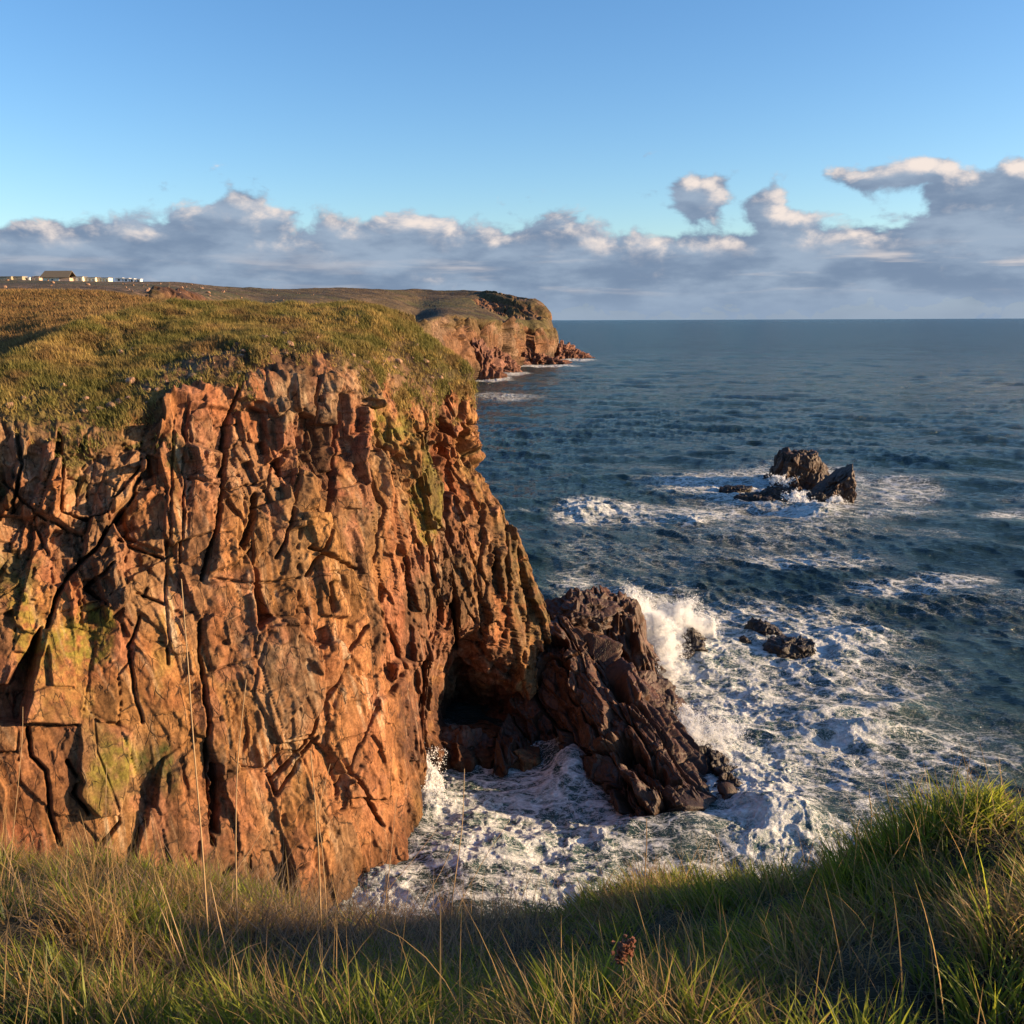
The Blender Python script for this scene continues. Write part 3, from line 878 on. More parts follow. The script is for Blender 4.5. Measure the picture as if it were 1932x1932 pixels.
# ------------------------------------------------------------------ land behind: brown slope, plateau, far headland
def build_far():
    W = world_from
    # --- brown grassy slope left, behind the gully
    pxs = [-700, -300, 0, 100, 200, 300, 420, 560, 700, 780]
    bot = [800, 752, 700, 654, 620, 592, 592, 600, 615, 640]
    top = [552, 550, 547, 549, 552, 566, 576, 580, 586, 600]
    Yb = [66, 66, 70, 77, 86, 95, 104, 112, 120, 124]
    Yt = [165, 170, 180, 185, 190, 190, 185, 180, 175, 170]
    C = []
    for x, b, t, yb, yt in zip(pxs, bot, top, Yb, Yt):
        r = []
        for k in range(5):
            f = k / 4
            g = f ** 1.1
            r.append(W(x, b + (t - b) * g, yb + (yt - yb) * f))
        z_end = r[-1] + np.array([-5, 20, -3.0]); z2 = r[-1] + np.array([-8, 60, -14.0])
        r0 = r[0] + np.array([2, -8, -6.0])
        C.append([r0] + r + [z_end, z2])
    P, tu, tv = surf(C, 420, 300)
    px, py = to_pix(P)
    x, y, z = P[..., 0], P[..., 1], P[..., 2]
    P[..., 2] += fbm(x * .06, y * .06, 0 * x, 4, 301) * 1.0 + fbm(x * .5, y * .5, 0 * x, 4, 302) * .45
    so = fbm(x * .1, y * .1, 0 * x, 5, 303)
    col = np.zeros(P.shape) + np.array([0.17, .095, .035])
    col += sstep(0, .4, so)[..., None] * (np.array([0.12, .10, .035]) - col)
    gr = sstep(280, 400, px) * sstep(560, 590, py) * .5
    col += gr[..., None] * (np.array([0.10, .12, .03]) - col)
    o = mesh_obj('grassy_slope', P, grid_faces(420, 300), M_CLIFF, col)
    tag(o, kind='structure')
    TV = np.repeat(tv[None], 420, 0)
    p, i, j = sample_grid(P, ((TV < 5.6) & (px > -60) & (px < 820)).astype(float) + 1e-9, 42000, rng)
    cs = turf_colors(p, rng, 310, ((0.20, .115, .040), (0.26, .155, .055), (0.15, .105, .035), (0.15, .08, .035)))
    qx, _ = to_pix(p)
    cs += (sstep(260, 420, qx) * .5)[:, None] * (np.array([0.15, .13, .035]) - cs)
    scatter_tufts('slope_grass', p, np.zeros((42000, 3)) + np.array([0, -.2, .6]), 4, 0.55, 0.07, cs, rng, (-.3, 0), .9,
                  'coarse brown grass and bracken on the slope beyond the dark gully')
    # --- plateau and far headland in one sheet; rows run from the foot of the coast to the skyline and over
    z0 = on_z
    cols = [
        [W(-700, 640, 180), W(-700, 590, 190), W(-700, 565, 200), W(-700, 550, 215), W(-700, 545, 240), W(-700, 540, 300), W(-700, 533, 380), W(-700, 524, 470)],
        [W(-200, 620, 190), W(-200, 580, 200), W(-200, 560, 215), W(-200, 546, 235), W(-200, 541, 260), W(-200, 536, 310), W(-200, 530, 390), W(-200, 523, 470)],
        [W(0, 600, 200), W(0, 565, 215), W(0, 553, 230), W(0, 541, 250), W(0, 537, 275), W(0, 533, 320), W(0, 529, 390), W(0, 524, 470)],
        [W(110, 600, 205), W(110, 568, 220), W(110, 554, 240), W(110, 541, 255), W(110, 537, 280), W(110, 533, 330), W(110, 530, 390), W(110, 527, 470)],
        [W(220, 610, 215), W(220, 580, 235), W(220, 560, 255), W(220, 545, 270), W(220, 541, 300), W(220, 537, 350), W(220, 533, 410), W(220, 529, 480)],
        [W(330, 620, 240), W(330, 590, 260), W(330, 574, 280), W(330, 553, 295), W(330, 547, 330), W(330, 541, 390), W(330, 536, 450), W(332, 530, 520)],
        [W(430, 630, 270), W(430, 600, 290), W(430, 580, 310), W(430, 558, 330), W(430, 552, 370), W(430, 547, 440), W(430, 543, 520), W(430, 539, 600)],
        [W(520, 640, 300), W(520, 605, 330), W(520, 583, 350), W(520, 566, 380), W(520, 559, 430), W(520, 552, 520), W(520, 547, 600), W(520, 542, 700)],
        [W(640, 660, 380), W(640, 620, 400), W(640, 590, 420), W(640, 575, 450), W(640, 566, 520), W(640, 558, 620), W(640, 551, 730), W(640, 545, 850)],
        [W(740, 690, 470), W(740, 640, 490), W(740, 608, 510), W(742, 586, 540), W(742, 575, 620), W(742, 566, 740), W(742, 555, 860), W(742, 547, 980)],
        [z0(800, 745), W(800, 700, 545), W(800, 650, 560), W(798, 606, 580), W(796, 592, 640), W(790, 576, 780), W(790, 558, 950), W(785, 546, 1080)],
        [z0(850, 732), W(850, 690, 610), W(850, 640, 620), W(850, 594, 640), W(846, 584, 700), W(842, 572, 820), W(836, 557, 980), W(830, 548, 1080)],
        [z0(892, 716), W(892, 680, 660), W(892, 640, 672), W(895, 600, 690), W(895, 590, 740), W(892, 574, 860), W(884, 560, 970), W(878, 548, 1040)],
        [z0(925, 712), W(925, 680, 690), W(927, 642, 705), W(932, 606, 725), W(930, 596, 780), W(926, 582, 880), W(920, 566, 965), W(915, 550, 1000)],
        [z0(955, 698), W(956, 670, 770), W(958, 640, 785), W(960, 613, 800), W(958, 604, 840), W(956, 592, 905), W(953, 572, 950), W(950, 554, 985)],
        [z0(985, 688), W(985, 665, 885), W(987, 645, 890), W(990, 624, 895), W(990, 612, 905), W(988, 598, 920), W(984, 578, 940), W(980, 561, 970)],
        [z0(1012, 686), W(1013, 665, 895), W(1015, 645, 900), W(1016, 628, 905), W(1016, 612, 912), W(1014, 598, 925), W(1009, 580, 945), W(1002, 566, 965)],
        [z0(1036, 684), W(1040, 662, 925), W(1043, 645, 930), W(1042, 630, 935), W(1038, 615, 940), W(1034, 600, 950), W(1029, 586, 965), W(1020, 574, 985)],
    ]
    last = cols[-1]
    cols.append([q + np.array([-6, 60, 0.0]) for q in last])
    cols.append([q + np.array([-120, 220, 0.0]) for q in last])
    C = []
    for c in cols:
        C.append([c[0] + np.array([0, 0, -4.0])] + c + [c[-1] + np.array([-10, 90, -1.0]), c[-1] + np.array([-30, 400, -25.0])])
    NU, NV = 1500, 560
    P, tu, tv = surf(C, NU, NV)
    px, py = to_pix(P)
    N = grid_normals(P)
    if np.mean(N[:, 200:400, 2]) < 0: N = -N
    TV = np.repeat(tv[None], NU, 0)
    x, y, z = P[..., 0], P[..., 1], P[..., 2]
    steep = sstep(0.80, 0.55, N[..., 2])
    # rock where the face is steep, plus the rocky rims on the left
    rim = sstep(1.2, .4, np.abs(TV - 3.6)) * sstep(560, 420, px) * sstep(-.15, .25, fbm(x * .05, y * .05, z * .1, 4, 405))
    uppercl = sstep(880, 930, px) * sstep(5.2, 6.2, TV) * sstep(8.25, 7.9, TV)
    n5 = fbm(x * .03, y * .03, z * .06, 5, 401)
    rk = np.clip(steep * (TV < 4.6) + rim + uppercl + (TV < 4.0) * (px > 760), 0, 1)
    rk = sstep(.35, .65, rk + n5 * .5)
    s = np.clip(y / 700, .3, 1.4)                  # feature size grows with distance
    ux = (x * .8 + y * .6)
    h = np.zeros_like(x, dtype=np.float32)
    tint = np.zeros_like(h)
    for su, sv, amp, sd in ((24, 44, 10, 411), (10, 20, 5.0, 421), (4.5, 8, 2.2, 431)):
        F1, F2, hx, tt = cell3(ux / su + n5 * .5, (z + ux * .15) / sv + n5 * .3, (-x * .6 + y * .8) / (su * 2), sd, .9, .3)
        h += amp * ((hx - .5) + tt * 1.7) - sstep(.06, 0, F2 - F1) * amp * .5
        tint += (hx - .5) * .5
    h = blur(h, 1)
    gul = fbm(ux * .025, z * .01, 0 * x, 3, 415)
    h += gul * 14 - 14 * sstep(.0, .25, np.abs(fbm(ux * .016, z * .006, 4 + 0 * x, 3, 416)) * -1 + .12)
    ter = fbm(x * .02, y * .02, 0 * x, 5, 441) * 4.5 + fbm(x * .12, y * .12, 0 * x, 4, 442) * 1.0
    damp = np.clip((y / 800) ** 1.6, .07, 1) * .75
    tail = sstep(1020, 1046, px)
    edgek = (1 - .6 * sstep(985, 1040, px)) * (1 - .7 * sstep(6.3, 7.8, TV))
    Q = P + N * (h * rk * damp * edgek * sstep(.6, 1.3, TV))[..., None]
    Q[..., 2] += ter * (1 - rk) * damp * np.where(px < 320, sstep(6.6, 5.2, TV), sstep(8.7, 7.6, TV)) + fbm(x * .02, y * .01, 0 * x, 4, 443) * 2.0 * sstep(7.6, 8.2, TV) * damp * sstep(950, 800, px) * sstep(250, 400, px)
    # hollows on the plateau, lying in their own shade
    for (hx_, hy_, r1, r2, dep) in ((768, 588, 34, 9, 9), (650, 572, 90, 6, 6), (450, 560, 60, 9, 7)):
        Q[..., 2] -= dep * np.exp(-(((px - hx_) / r1) ** 2 + ((py - hy_) / r2) ** 2))
    col = np.zeros(P.shape) + np.array([0.15, .105, .05])
    col += sstep(-.1, .4, fbm(x * .015, y * .015, 0 * x, 5, 451))[..., None] * (np.array([0.11, .10, .035]) - col)
    hd_ = sstep(.0, .35, fbm(x * .05, y * .035, 0 * x, 6, 456, .62)) * .75
    col += hd_[..., None] * (np.array([0.065, .042, .022]) - col)
    st2 = sstep(.18, .34, fbm(x * .09, y * .05, z * .2, 6, 457, .65)) * sstep(950, 700, px) * .6
    col += st2[..., None] * (np.array([0.25, .17, .10]) - col)
    stn = sstep(.28, .4, fbm(x * .35, y * .35, z * .35, 3, 452)) * sstep(560, 380, px) * .8
    col += stn[..., None] * (np.array([0.36, .24, .17]) - col)
    rc = np.zeros(P.shape) + np.array([0.21, .108, .058])
    rc *= (1 + .6 * tint)[..., None]
    rc += sstep(0, .3, fbm(ux * .03, z * .05, 0 * x, 4, 453))[..., None] * .6 * (np.array([0.27, .19, .13]) - rc)
    rc *= (1 - .35 * sstep(500, 350, px))[..., None]
    rc *= (1 - .55 * sstep(13, 4, z))[..., None]
    rc[..., 0] *= 1 - .12 * sstep(13, 4, z)
    gpt = (sstep(-.02, .25, fbm(ux * .04, z * .08, y * .01, 4, 455)) * sstep(2.4, 4.2, TV) * .8)[..., None]
    rc += gpt * (np.array([0.115, .092, .035]) - rc)
    col = col * (1 - rk[..., None]) + rc * rk[..., None]
    o = mesh_obj('headland', Q, grid_faces(NU, NV), M_FAR, col)
    tag(o, kind='structure')
    return Q, TV, px, py, rk


HQ, HTV, HPX, HPY, HRK = build_far()


# ------------------------------------------------------------------ rocks: faceted bodies with broken surfaces
def rock_verts(c, r, planes, seed, nu=160, nv=90, rotz=0.0, amp=0.10, stretch=(1, 1, 1), cellsz=0.45, tilt=(0, 0), zmin=None):
    """body bounded by planes (nx,ny,nz,d in unit-sphere space) and broken up by 3-D cells"""
    th = np.linspace(0, 2 * np.pi, nu, endpoint=False)[:, None]
    ph = np.linspace(0.001, np.pi - .001, nv)[None, :]
    D = np.stack([np.cos(th) * np.sin(ph), np.sin(th) * np.sin(ph), -np.cos(ph) + 0 * th], -1)
    rg = np.random.default_rng(seed)
    R = np.full(D.shape[:2], 1.25)
    pl = list(planes)
    for k in range(16):
        v = rg.normal(size=3); v /= np.linalg.norm(v)
        pl.append((v[0], v[1], v[2], rg.uniform(.92, 1.12)))
    for (a, b, cc, d) in pl:
        n = np.array([a, b, cc]); n = n / np.linalg.norm(n)
        q = D @ n
        R = np.minimum(R, np.where(q > .05, d / np.maximum(q, .05), 9))
    P = D * R[..., None]
    Pm = P * np.array(r)
    q = Pm / (np.array(stretch) * cellsz * np.mean(r))
    wob = fbm(q[..., 0] * .7, q[..., 1] * .7, q[..., 2] * .7, 3, seed) * .5
    F1, F2, hx, t = cell3(q[..., 0] + wob, q[..., 1] + wob, q[..., 2], seed)
    F1b, F2b, hxb, tb = cell3(q[..., 0] * 2.3 + wob, q[..., 1] * 2.3, q[..., 2] * 2.3 + wob, seed + 50)
    h = amp * ((hx - .5) * 1.2 + t * 2.4) + amp * .42 * ((hxb - .5) + tb * 2.2) - amp * .5 * sstep(.06, 0, F2 - F1)
    h += amp * .3 * fbm(q[..., 0] * 4, q[..., 1] * 4, q[..., 2] * 4, 3, seed + 9)
    h = blur(h, 1)
    Pm = Pm + D * (h * np.mean(r))[..., None]
    Pm[..., 0] += Pm[..., 2] * tilt[0]; Pm[..., 1] += Pm[..., 2] * tilt[1]
    cz, sz = math.cos(rotz), math.sin(rotz)
    X = Pm[..., 0] * cz - Pm[..., 1] * sz; Y = Pm[..., 0] * sz + Pm[..., 1] * cz
    V = np.stack([X, Y, Pm[..., 2]], -1)
    return V + np.array(c), (hx - .5) + .6 * (hxb - .5)


def rock_obj(name, c, r, planes, seed, base=(0.17, .085, .06), mat=None, top=None, **kw):
    V, tn = rock_verts((0, 0, 0), r, planes, seed, **kw)
    nu, nv = V.shape[:2]
    col = np.zeros(V.shape) + np.array(base)
    col *= (1 + .45 * tn)[..., None]
    if top is not None:
        col += (sstep(.5 * r[2], .9 * r[2], V[..., 2]) * .7)[..., None] * (np.array(top) - col)
    o = mesh_obj(name, V, grid_faces(nu, nv, True), mat or M_WET, col)
    o.location = c
    return o


# --- sea stacks and skerries standing in the water
def at_sea(px, py): return on_z(px, py)


SEA_ROCKS = [
    # name, label, px centre, waterline py, rx, ry, rz, sink, rotz, planes, seed, tilt
    ('sea_stack', 'large dark domed rock, tallest of the group standing out in the sea', 1521, 922, 7.4, 6.0, 8.2, .5, .2,
     [(-1, -.1, .2, .86), (-.3, -1, .15, .8), (1, -.3, .7, .88), (0.05, 0, 1, .95), (.5, -1, .3, .85)], 901, (0, 0), (.9, 1, 1.2)),
    ('sea_stack', 'wedge shaped rock with a lit broken right face, beside the domed rock in the sea', 1580, 948, 7.4, 5, 8.6, .8, -.12,
     [(-.62, -.05, .8, .36), (1, -.1, .16, .62), (.1, -1, .1, .75)], 902, (.05, 0), (.8, .9, 1.3)),
    ('sea_rock', 'low dark hump of rock in front of the domed sea rock', 1478, 943, 5.0, 3.6, 3.0, .4, .1, [(0.2, 0, 1, .7), (.8, -.4, .5, .7)], 903, (.2, 0), (1, 1, 1)),
    ('sea_rock', 'flat wet ledge washed by surf left of the low hump', 1430, 947, 4.2, 3, 1.5, .3, 0, [(0, 0, 1, .7)], 904, (0, 0), (1, 1, 1)),
    ('sea_rock', 'small flat skerry at the far left of the offshore rock group', 1390, 928, 3.4, 2.2, 1.2, .1, .1, [(0, 0, 1, .7)], 905, (0, 0), (1, 1, 1)),
    ('sea_rock', 'small dark boulder in surf at the foot of the wedge shaped rock', 1549, 951, 1.7, 1.6, 2.0, .3, 0, [], 906, (0, 0), (1, 1, 1)),
    ('sea_rock', 'low dark spur at the left foot of the domed sea rock', 1463, 908, 2.6, 2.2, 1.4, .2, 0, [(0, 0, 1, .8)], 907, (0, 0), (1, 1, 1)),
    ('sea_rock', 'dark streaming rock half hidden by the breaking wave', 1308, 1243, 4.6, 3.6, 2.7, .3, .2, [(.9, -.2, .7, .62), (-.9, 0, .8, .66)], 908, (0, 0), (.7, .7, 1.3)),
    ('sea_rock', 'upper blocky black rock in the foam right of the breaking wave', 1452, 1215, 2.7, 2.4, 2.5, .3, .1, [(-1, -.1, .1, .75), (.6, 0, 1, .7)], 909, (0, 0), (1, 1, 1)),
    ('sea_rock', 'lower long black rock in the foam right of the breaking wave', 1505, 1247, 3.2, 2.5, 2.1, .3, -.1, [(0, 0, 1, .8), (1, 0, .2, .8)], 910, (0, 0), (1, 1, 1)),
    ('sea_rock', 'smallest black boulder left of the two foam washed rocks', 1404, 1227, 1.0, 1.0, 1.3, .1, 0, [], 911, (0, 0), (1, 1, 1)),
]
for (nm, lab, x, yb, rx, ry, rz, sink, rot, pls, sd, tlt, strc) in SEA_ROCKS:
    c = at_sea(x, yb)
    c[1] += ry * .8
    c[2] = 0
    big = rz > 5
    c[2] = -0.1 * rz if not big else 0.0
    o = rock_obj(nm, c, (rx, ry, rz), pls, sd, base=(0.075, .036, .024) if big else (0.035, .023, .02), rotz=rot, tilt=tlt,
                 nu=420 if big else 240, nv=260 if big else 150, amp=.11, stretch=strc, cellsz=.38)
    tag(o, lab, 'rock', 'rocks standing in the sea')

# far skerries at the tip and foot of the headland
FR = [('rocks trailing off the tip of the far headland into the sea', 1060, 677, 22, 16, 15), ('outermost low rocks at the tip of the far headland', 1085, 676, 16, 14, 8.5),
      ('lowest rock at the very end of the far headland', 1101, 676, 8, 8, 4),
      ('brown rock platform with vertical cracks below the far headland cliff', 1005, 687, 30, 14, 9), ('short reef in front of the far headland cliff', 972, 689, 12, 9, 7),
      ('dark triangular stack at the foot of the far coast', 940, 703, 14, 12, 17), ('jagged purple buttress rock closest on the far coast', 905, 716, 15, 14, 24), ('small dark skerry off the far coast stacks', 958, 703, 5, 4, 1.6)]
for k, (lab, x, yb, rx, ry, rz) in enumerate(FR):
    c = at_sea(x, yb); c[1] += ry; c[2] = 0
    o = rock_obj('coastal_rock', c, (rx, ry, rz), [(.6, -.2, .8, .72), (-.7, -.5, .35, .8)], 930 + k * 3, base=(0.23, .115, .08), mat=M_FAR, nu=220, nv=130, amp=.2, cellsz=.34, stretch=(.55, .8, 1.5))
    tag(o, lab, 'rock', 'rocks along the foot of the far coast')


# ------------------------------------------------------------------ promontory below the cliff
def build_promontory():
    W = world_from; z0 = on_z
    cols = [
        [z0(930, 1430), W(950, 1360, 86), W(960, 1300, 89), W(985, 1230, 94), W(1050, 1150, 99), W(1080, 1200, 104), z0(1100, 1290)],
        [z0(1000, 1428), W(1003, 1355, 85.5), W(1014, 1285, 88), W(1030, 1225, 90), W(1062, 1160, 93), W(1100, 1230, 97), z0(1120, 1330)],
        [z0(1055, 1421), W(1062, 1365, 84), W(1085, 1300, 86), W(1105, 1250, 88), W(1132, 1212, 90), W(1180, 1290, 93), z0(1205, 1345)],
        [z0(1085, 1437), W(1095, 1390, 81.5), W(1115, 1330, 84), W(1135, 1280, 85.5), W(1165, 1250, 87.5), W(1200, 1305, 90), z0(1222, 1356)],
        [z0(1110, 1462), W(1120, 1410, 79.5), W(1142, 1355, 82), W(1162, 1315, 83), W(1195, 1293, 85), W(1222, 1330, 87), z0(1245, 1372)],
        [z0(1150, 1508), W(1162, 1450, 75.5), W(1185, 1400, 78), W(1205, 1368, 79), W(1240, 1350, 81), W(1264, 1378, 83), z0(1290, 1405)],
        [z0(1200, 1545), W(1218, 1492, 72.5), W(1240, 1450, 74.5), W(1262, 1428, 75.5), W(1292, 1420, 77), W(1316, 1441, 79), z0(1338, 1462)],
        [z0(1262, 1548), W(1275, 1518, 70.8), W(1292, 1492, 72.6), W(1306, 1482, 73.4), W(1328, 1482, 74.5), W(1346, 1492, 75.5), z0(1366, 1503)],
        [z0(1325, 1534), W(1330, 1526, 71.6), W(1336, 1518, 72.4), W(1340, 1514, 72.8), W(1350, 1512, 73.4), W(1358, 1516, 73.6), z0(1364, 1518)],
    ]
    C = [[c[0] + np.array([-.5, -.5, -2.5])] + c + [c[-1] + np.array([.5, .5, -2.5])] for c in cols]
    NU, NV = 620, 520
    P, tu, tv = surf(C, NU, NV)
    px, py = to_pix(P)
    N = grid_normals(P)
    if np.mean(N[..., 2]) < 0: N = -N
    x, y, z = P[..., 0], P[..., 1], P[..., 2]
    # slabs dip along the ridge: direction of the ridge in plan
    a = np.array([x, y, z])
    d = np.array([.42, -.83, -.36]); d /= np.linalg.norm(d)        # down-dip
    s = np.cross(d, [0, 0, 1]); s /= np.linalg.norm(s)
    t = np.cross(d, s)
    L = x * d[0] + y * d[1] + z * d[2]
    S = x * s[0] + y * s[1] + z * s[2]
    Tt = x * t[0] + y * t[1] + z * t[2]
    w = fbm(x * .25, y * .25, z * .25, 3, 501)
    h = 0; tint = 0
    for (sl_, ss, amp, sd) in ((13, 4.0, 2.3, 511), (5.0, 1.7, .75, 521), (2.0, .75, .28, 531), (.8, .4, .10, 541)):
        F1, F2, hx, tt = cell3(L / sl_ + w * .3, S / ss + w * .4, Tt / ss, sd, .9, .3)
        h = h + amp * ((hx - .5) + tt * 1.9) - sstep(.05, 0, F2 - F1) * amp * .5
        tint = tint + (hx - .5) * .5
    h = h + fbm(L * .6, S * 3, Tt * 3, 4, 541) * .10
    TU = np.repeat(tu[:, None], NV, 1)
    h = h * (1 - .55 * sstep(6.0, 7, TU)) * (1 - .9 * sstep(7.0, 7.7, TU))
    h = blur(h, 1)
    Q = P + N * h[..., None]
    col = np.zeros(P.shape) + np.array([0.095, .040, .020])
    col *= (1 + .5 * tint)[..., None]
    g = sstep(0, .3, fbm(x * .3, y * .3, z * .3, 4, 551)) * .5
    col += g[..., None] * (np.array([0.125, .062, .034]) - col)
    col *= (1 - .5 * sstep(3, .6, z))[..., None]
    o = mesh_obj('rock_promontory', Q, grid_faces(NU, NV), M_WET, col)
    tag(o, 'long slanting ridge of red brown rock slabs running from the cliff foot into the surf', 'rock')


build_promontory()
# blocky butte behind the ridge
c = at_sea(1165, 1310); c[1] += 3.5; c[2] = 0
o = rock_obj('rock_promontory', c, (5.2, 5.5, 11.0), [(-.5, -1, .06, .86), (1, -.35, .30, .84), (-1, .1, .1, .95), (0.04, -.05, 1, .84)], 601, base=(0.095, .040, .021),
             nu=420, nv=300, amp=.12, cellsz=.42, stretch=(.5, .5, 1.8), tilt=(-.14, .05), rotz=.1)
tag(o, 'steep blocky brown rock with a flat top between the ridge and the big breaking wave', 'rock')
for k, (x, yy, Yd, r, lab) in enumerate([(1095, 1160, 97, (3.6, 3, 2.2), 'craggy red rock saddle joining the cliff to the blocky rock'),
                                         (1338, 1462, 79.5, (5.4, 1.6, 1.5), 'wet black reef along the right side of the slab ridge'),
                                         (1290, 1405, 86, (3.6, 1.6, 1.9), 'dark wet rock behind the crest of the slab ridge, near the spray'),
                                         (1222, 1335, 93, (3.2, 3, 3.2), 'jumbled rock between the blocky rock and the slab ridge'),
                                         (872, 1425, 84, (3.6, 1.8, 2.6), 'rock ledge in the cave mouth with water running off it')]):
    c = world_from(x, yy, Yd)
    o = rock_obj('rock', c, r, [(.6, -.4, .7, .8)], 620 + k * 5, base=(0.075, .036, .022) if k in (0, 3, 4) else (.04, .025, .02), nu=260, nv=160, amp=.20 if k in (1, 2) else .12, cellsz=.36 if k in (1, 2) else .5, stretch=(.8, 1.2, 1), rotz=-1.4 if k in (1, 2) else 0)
    tag(o, lab, 'rock')


# ------------------------------------------------------------------ sea
def fft_tile(L, N, wind, dirn, seed, hs, kmin=0, kmax=1e9, spread=4):
    rg = np.random.default_rng(seed)
    k1 = 2 * np.pi * np.fft.fftfreq(N, L / N)
    kx, ky = np.meshgrid(k1, k1, indexing='ij')
    k = np.hypot(kx, ky); k[0, 0] = 1e-6
    Lw = wind ** 2 / 9.81
    c = (kx * dirn[0] + ky * dirn[1]) / k
    S = np.exp(-1 / (k * Lw) ** 2) / k ** 4 * (np.abs(c) ** spread + .08) * np.exp(-(k * .08) ** 2)
    S[(k < kmin) | (k > kmax)] = 0
    S[0, 0] = 0
    h = (rg.normal(size=k.shape) + 1j * rg.normal(size=k.shape)) * np.sqrt(S)
    z = np.fft.ifft2(h).real
    f = hs / 4 / z.std()
    z *= f
    h *= f
    dx = np.fft.ifft2(-1j * kx / k * h).real; dy = np.fft.ifft2(-1j * ky / k * h).real
    jxx = np.fft.ifft2(kx * kx / k * h).real; jyy = np.fft.ifft2(ky * ky / k * h).real; jxy = np.fft.ifft2(kx * ky / k * h).real
    lam = 1.0
    J = (1 - lam * jxx) * (1 - lam * jyy) - (lam * jxy) ** 2
    return z, dx, dy, J


def tile_sample(T, L, x, y):
    N = T.shape[0]
    u = x / L * N; v = y / L * N
    i = np.floor(u).astype(np.int64); j = np.floor(v).astype(np.int64)
    a = u - i; b = v - j
    i0 = i % N; i1 = (i + 1) % N; j0 = j % N; j1 = (j + 1) % N
    return T[i0, j0] * (1 - a) * (1 - b) + T[i1, j0] * a * (1 - b) + T[i0, j1] * (1 - a) * b + T[i1, j1] * a * b


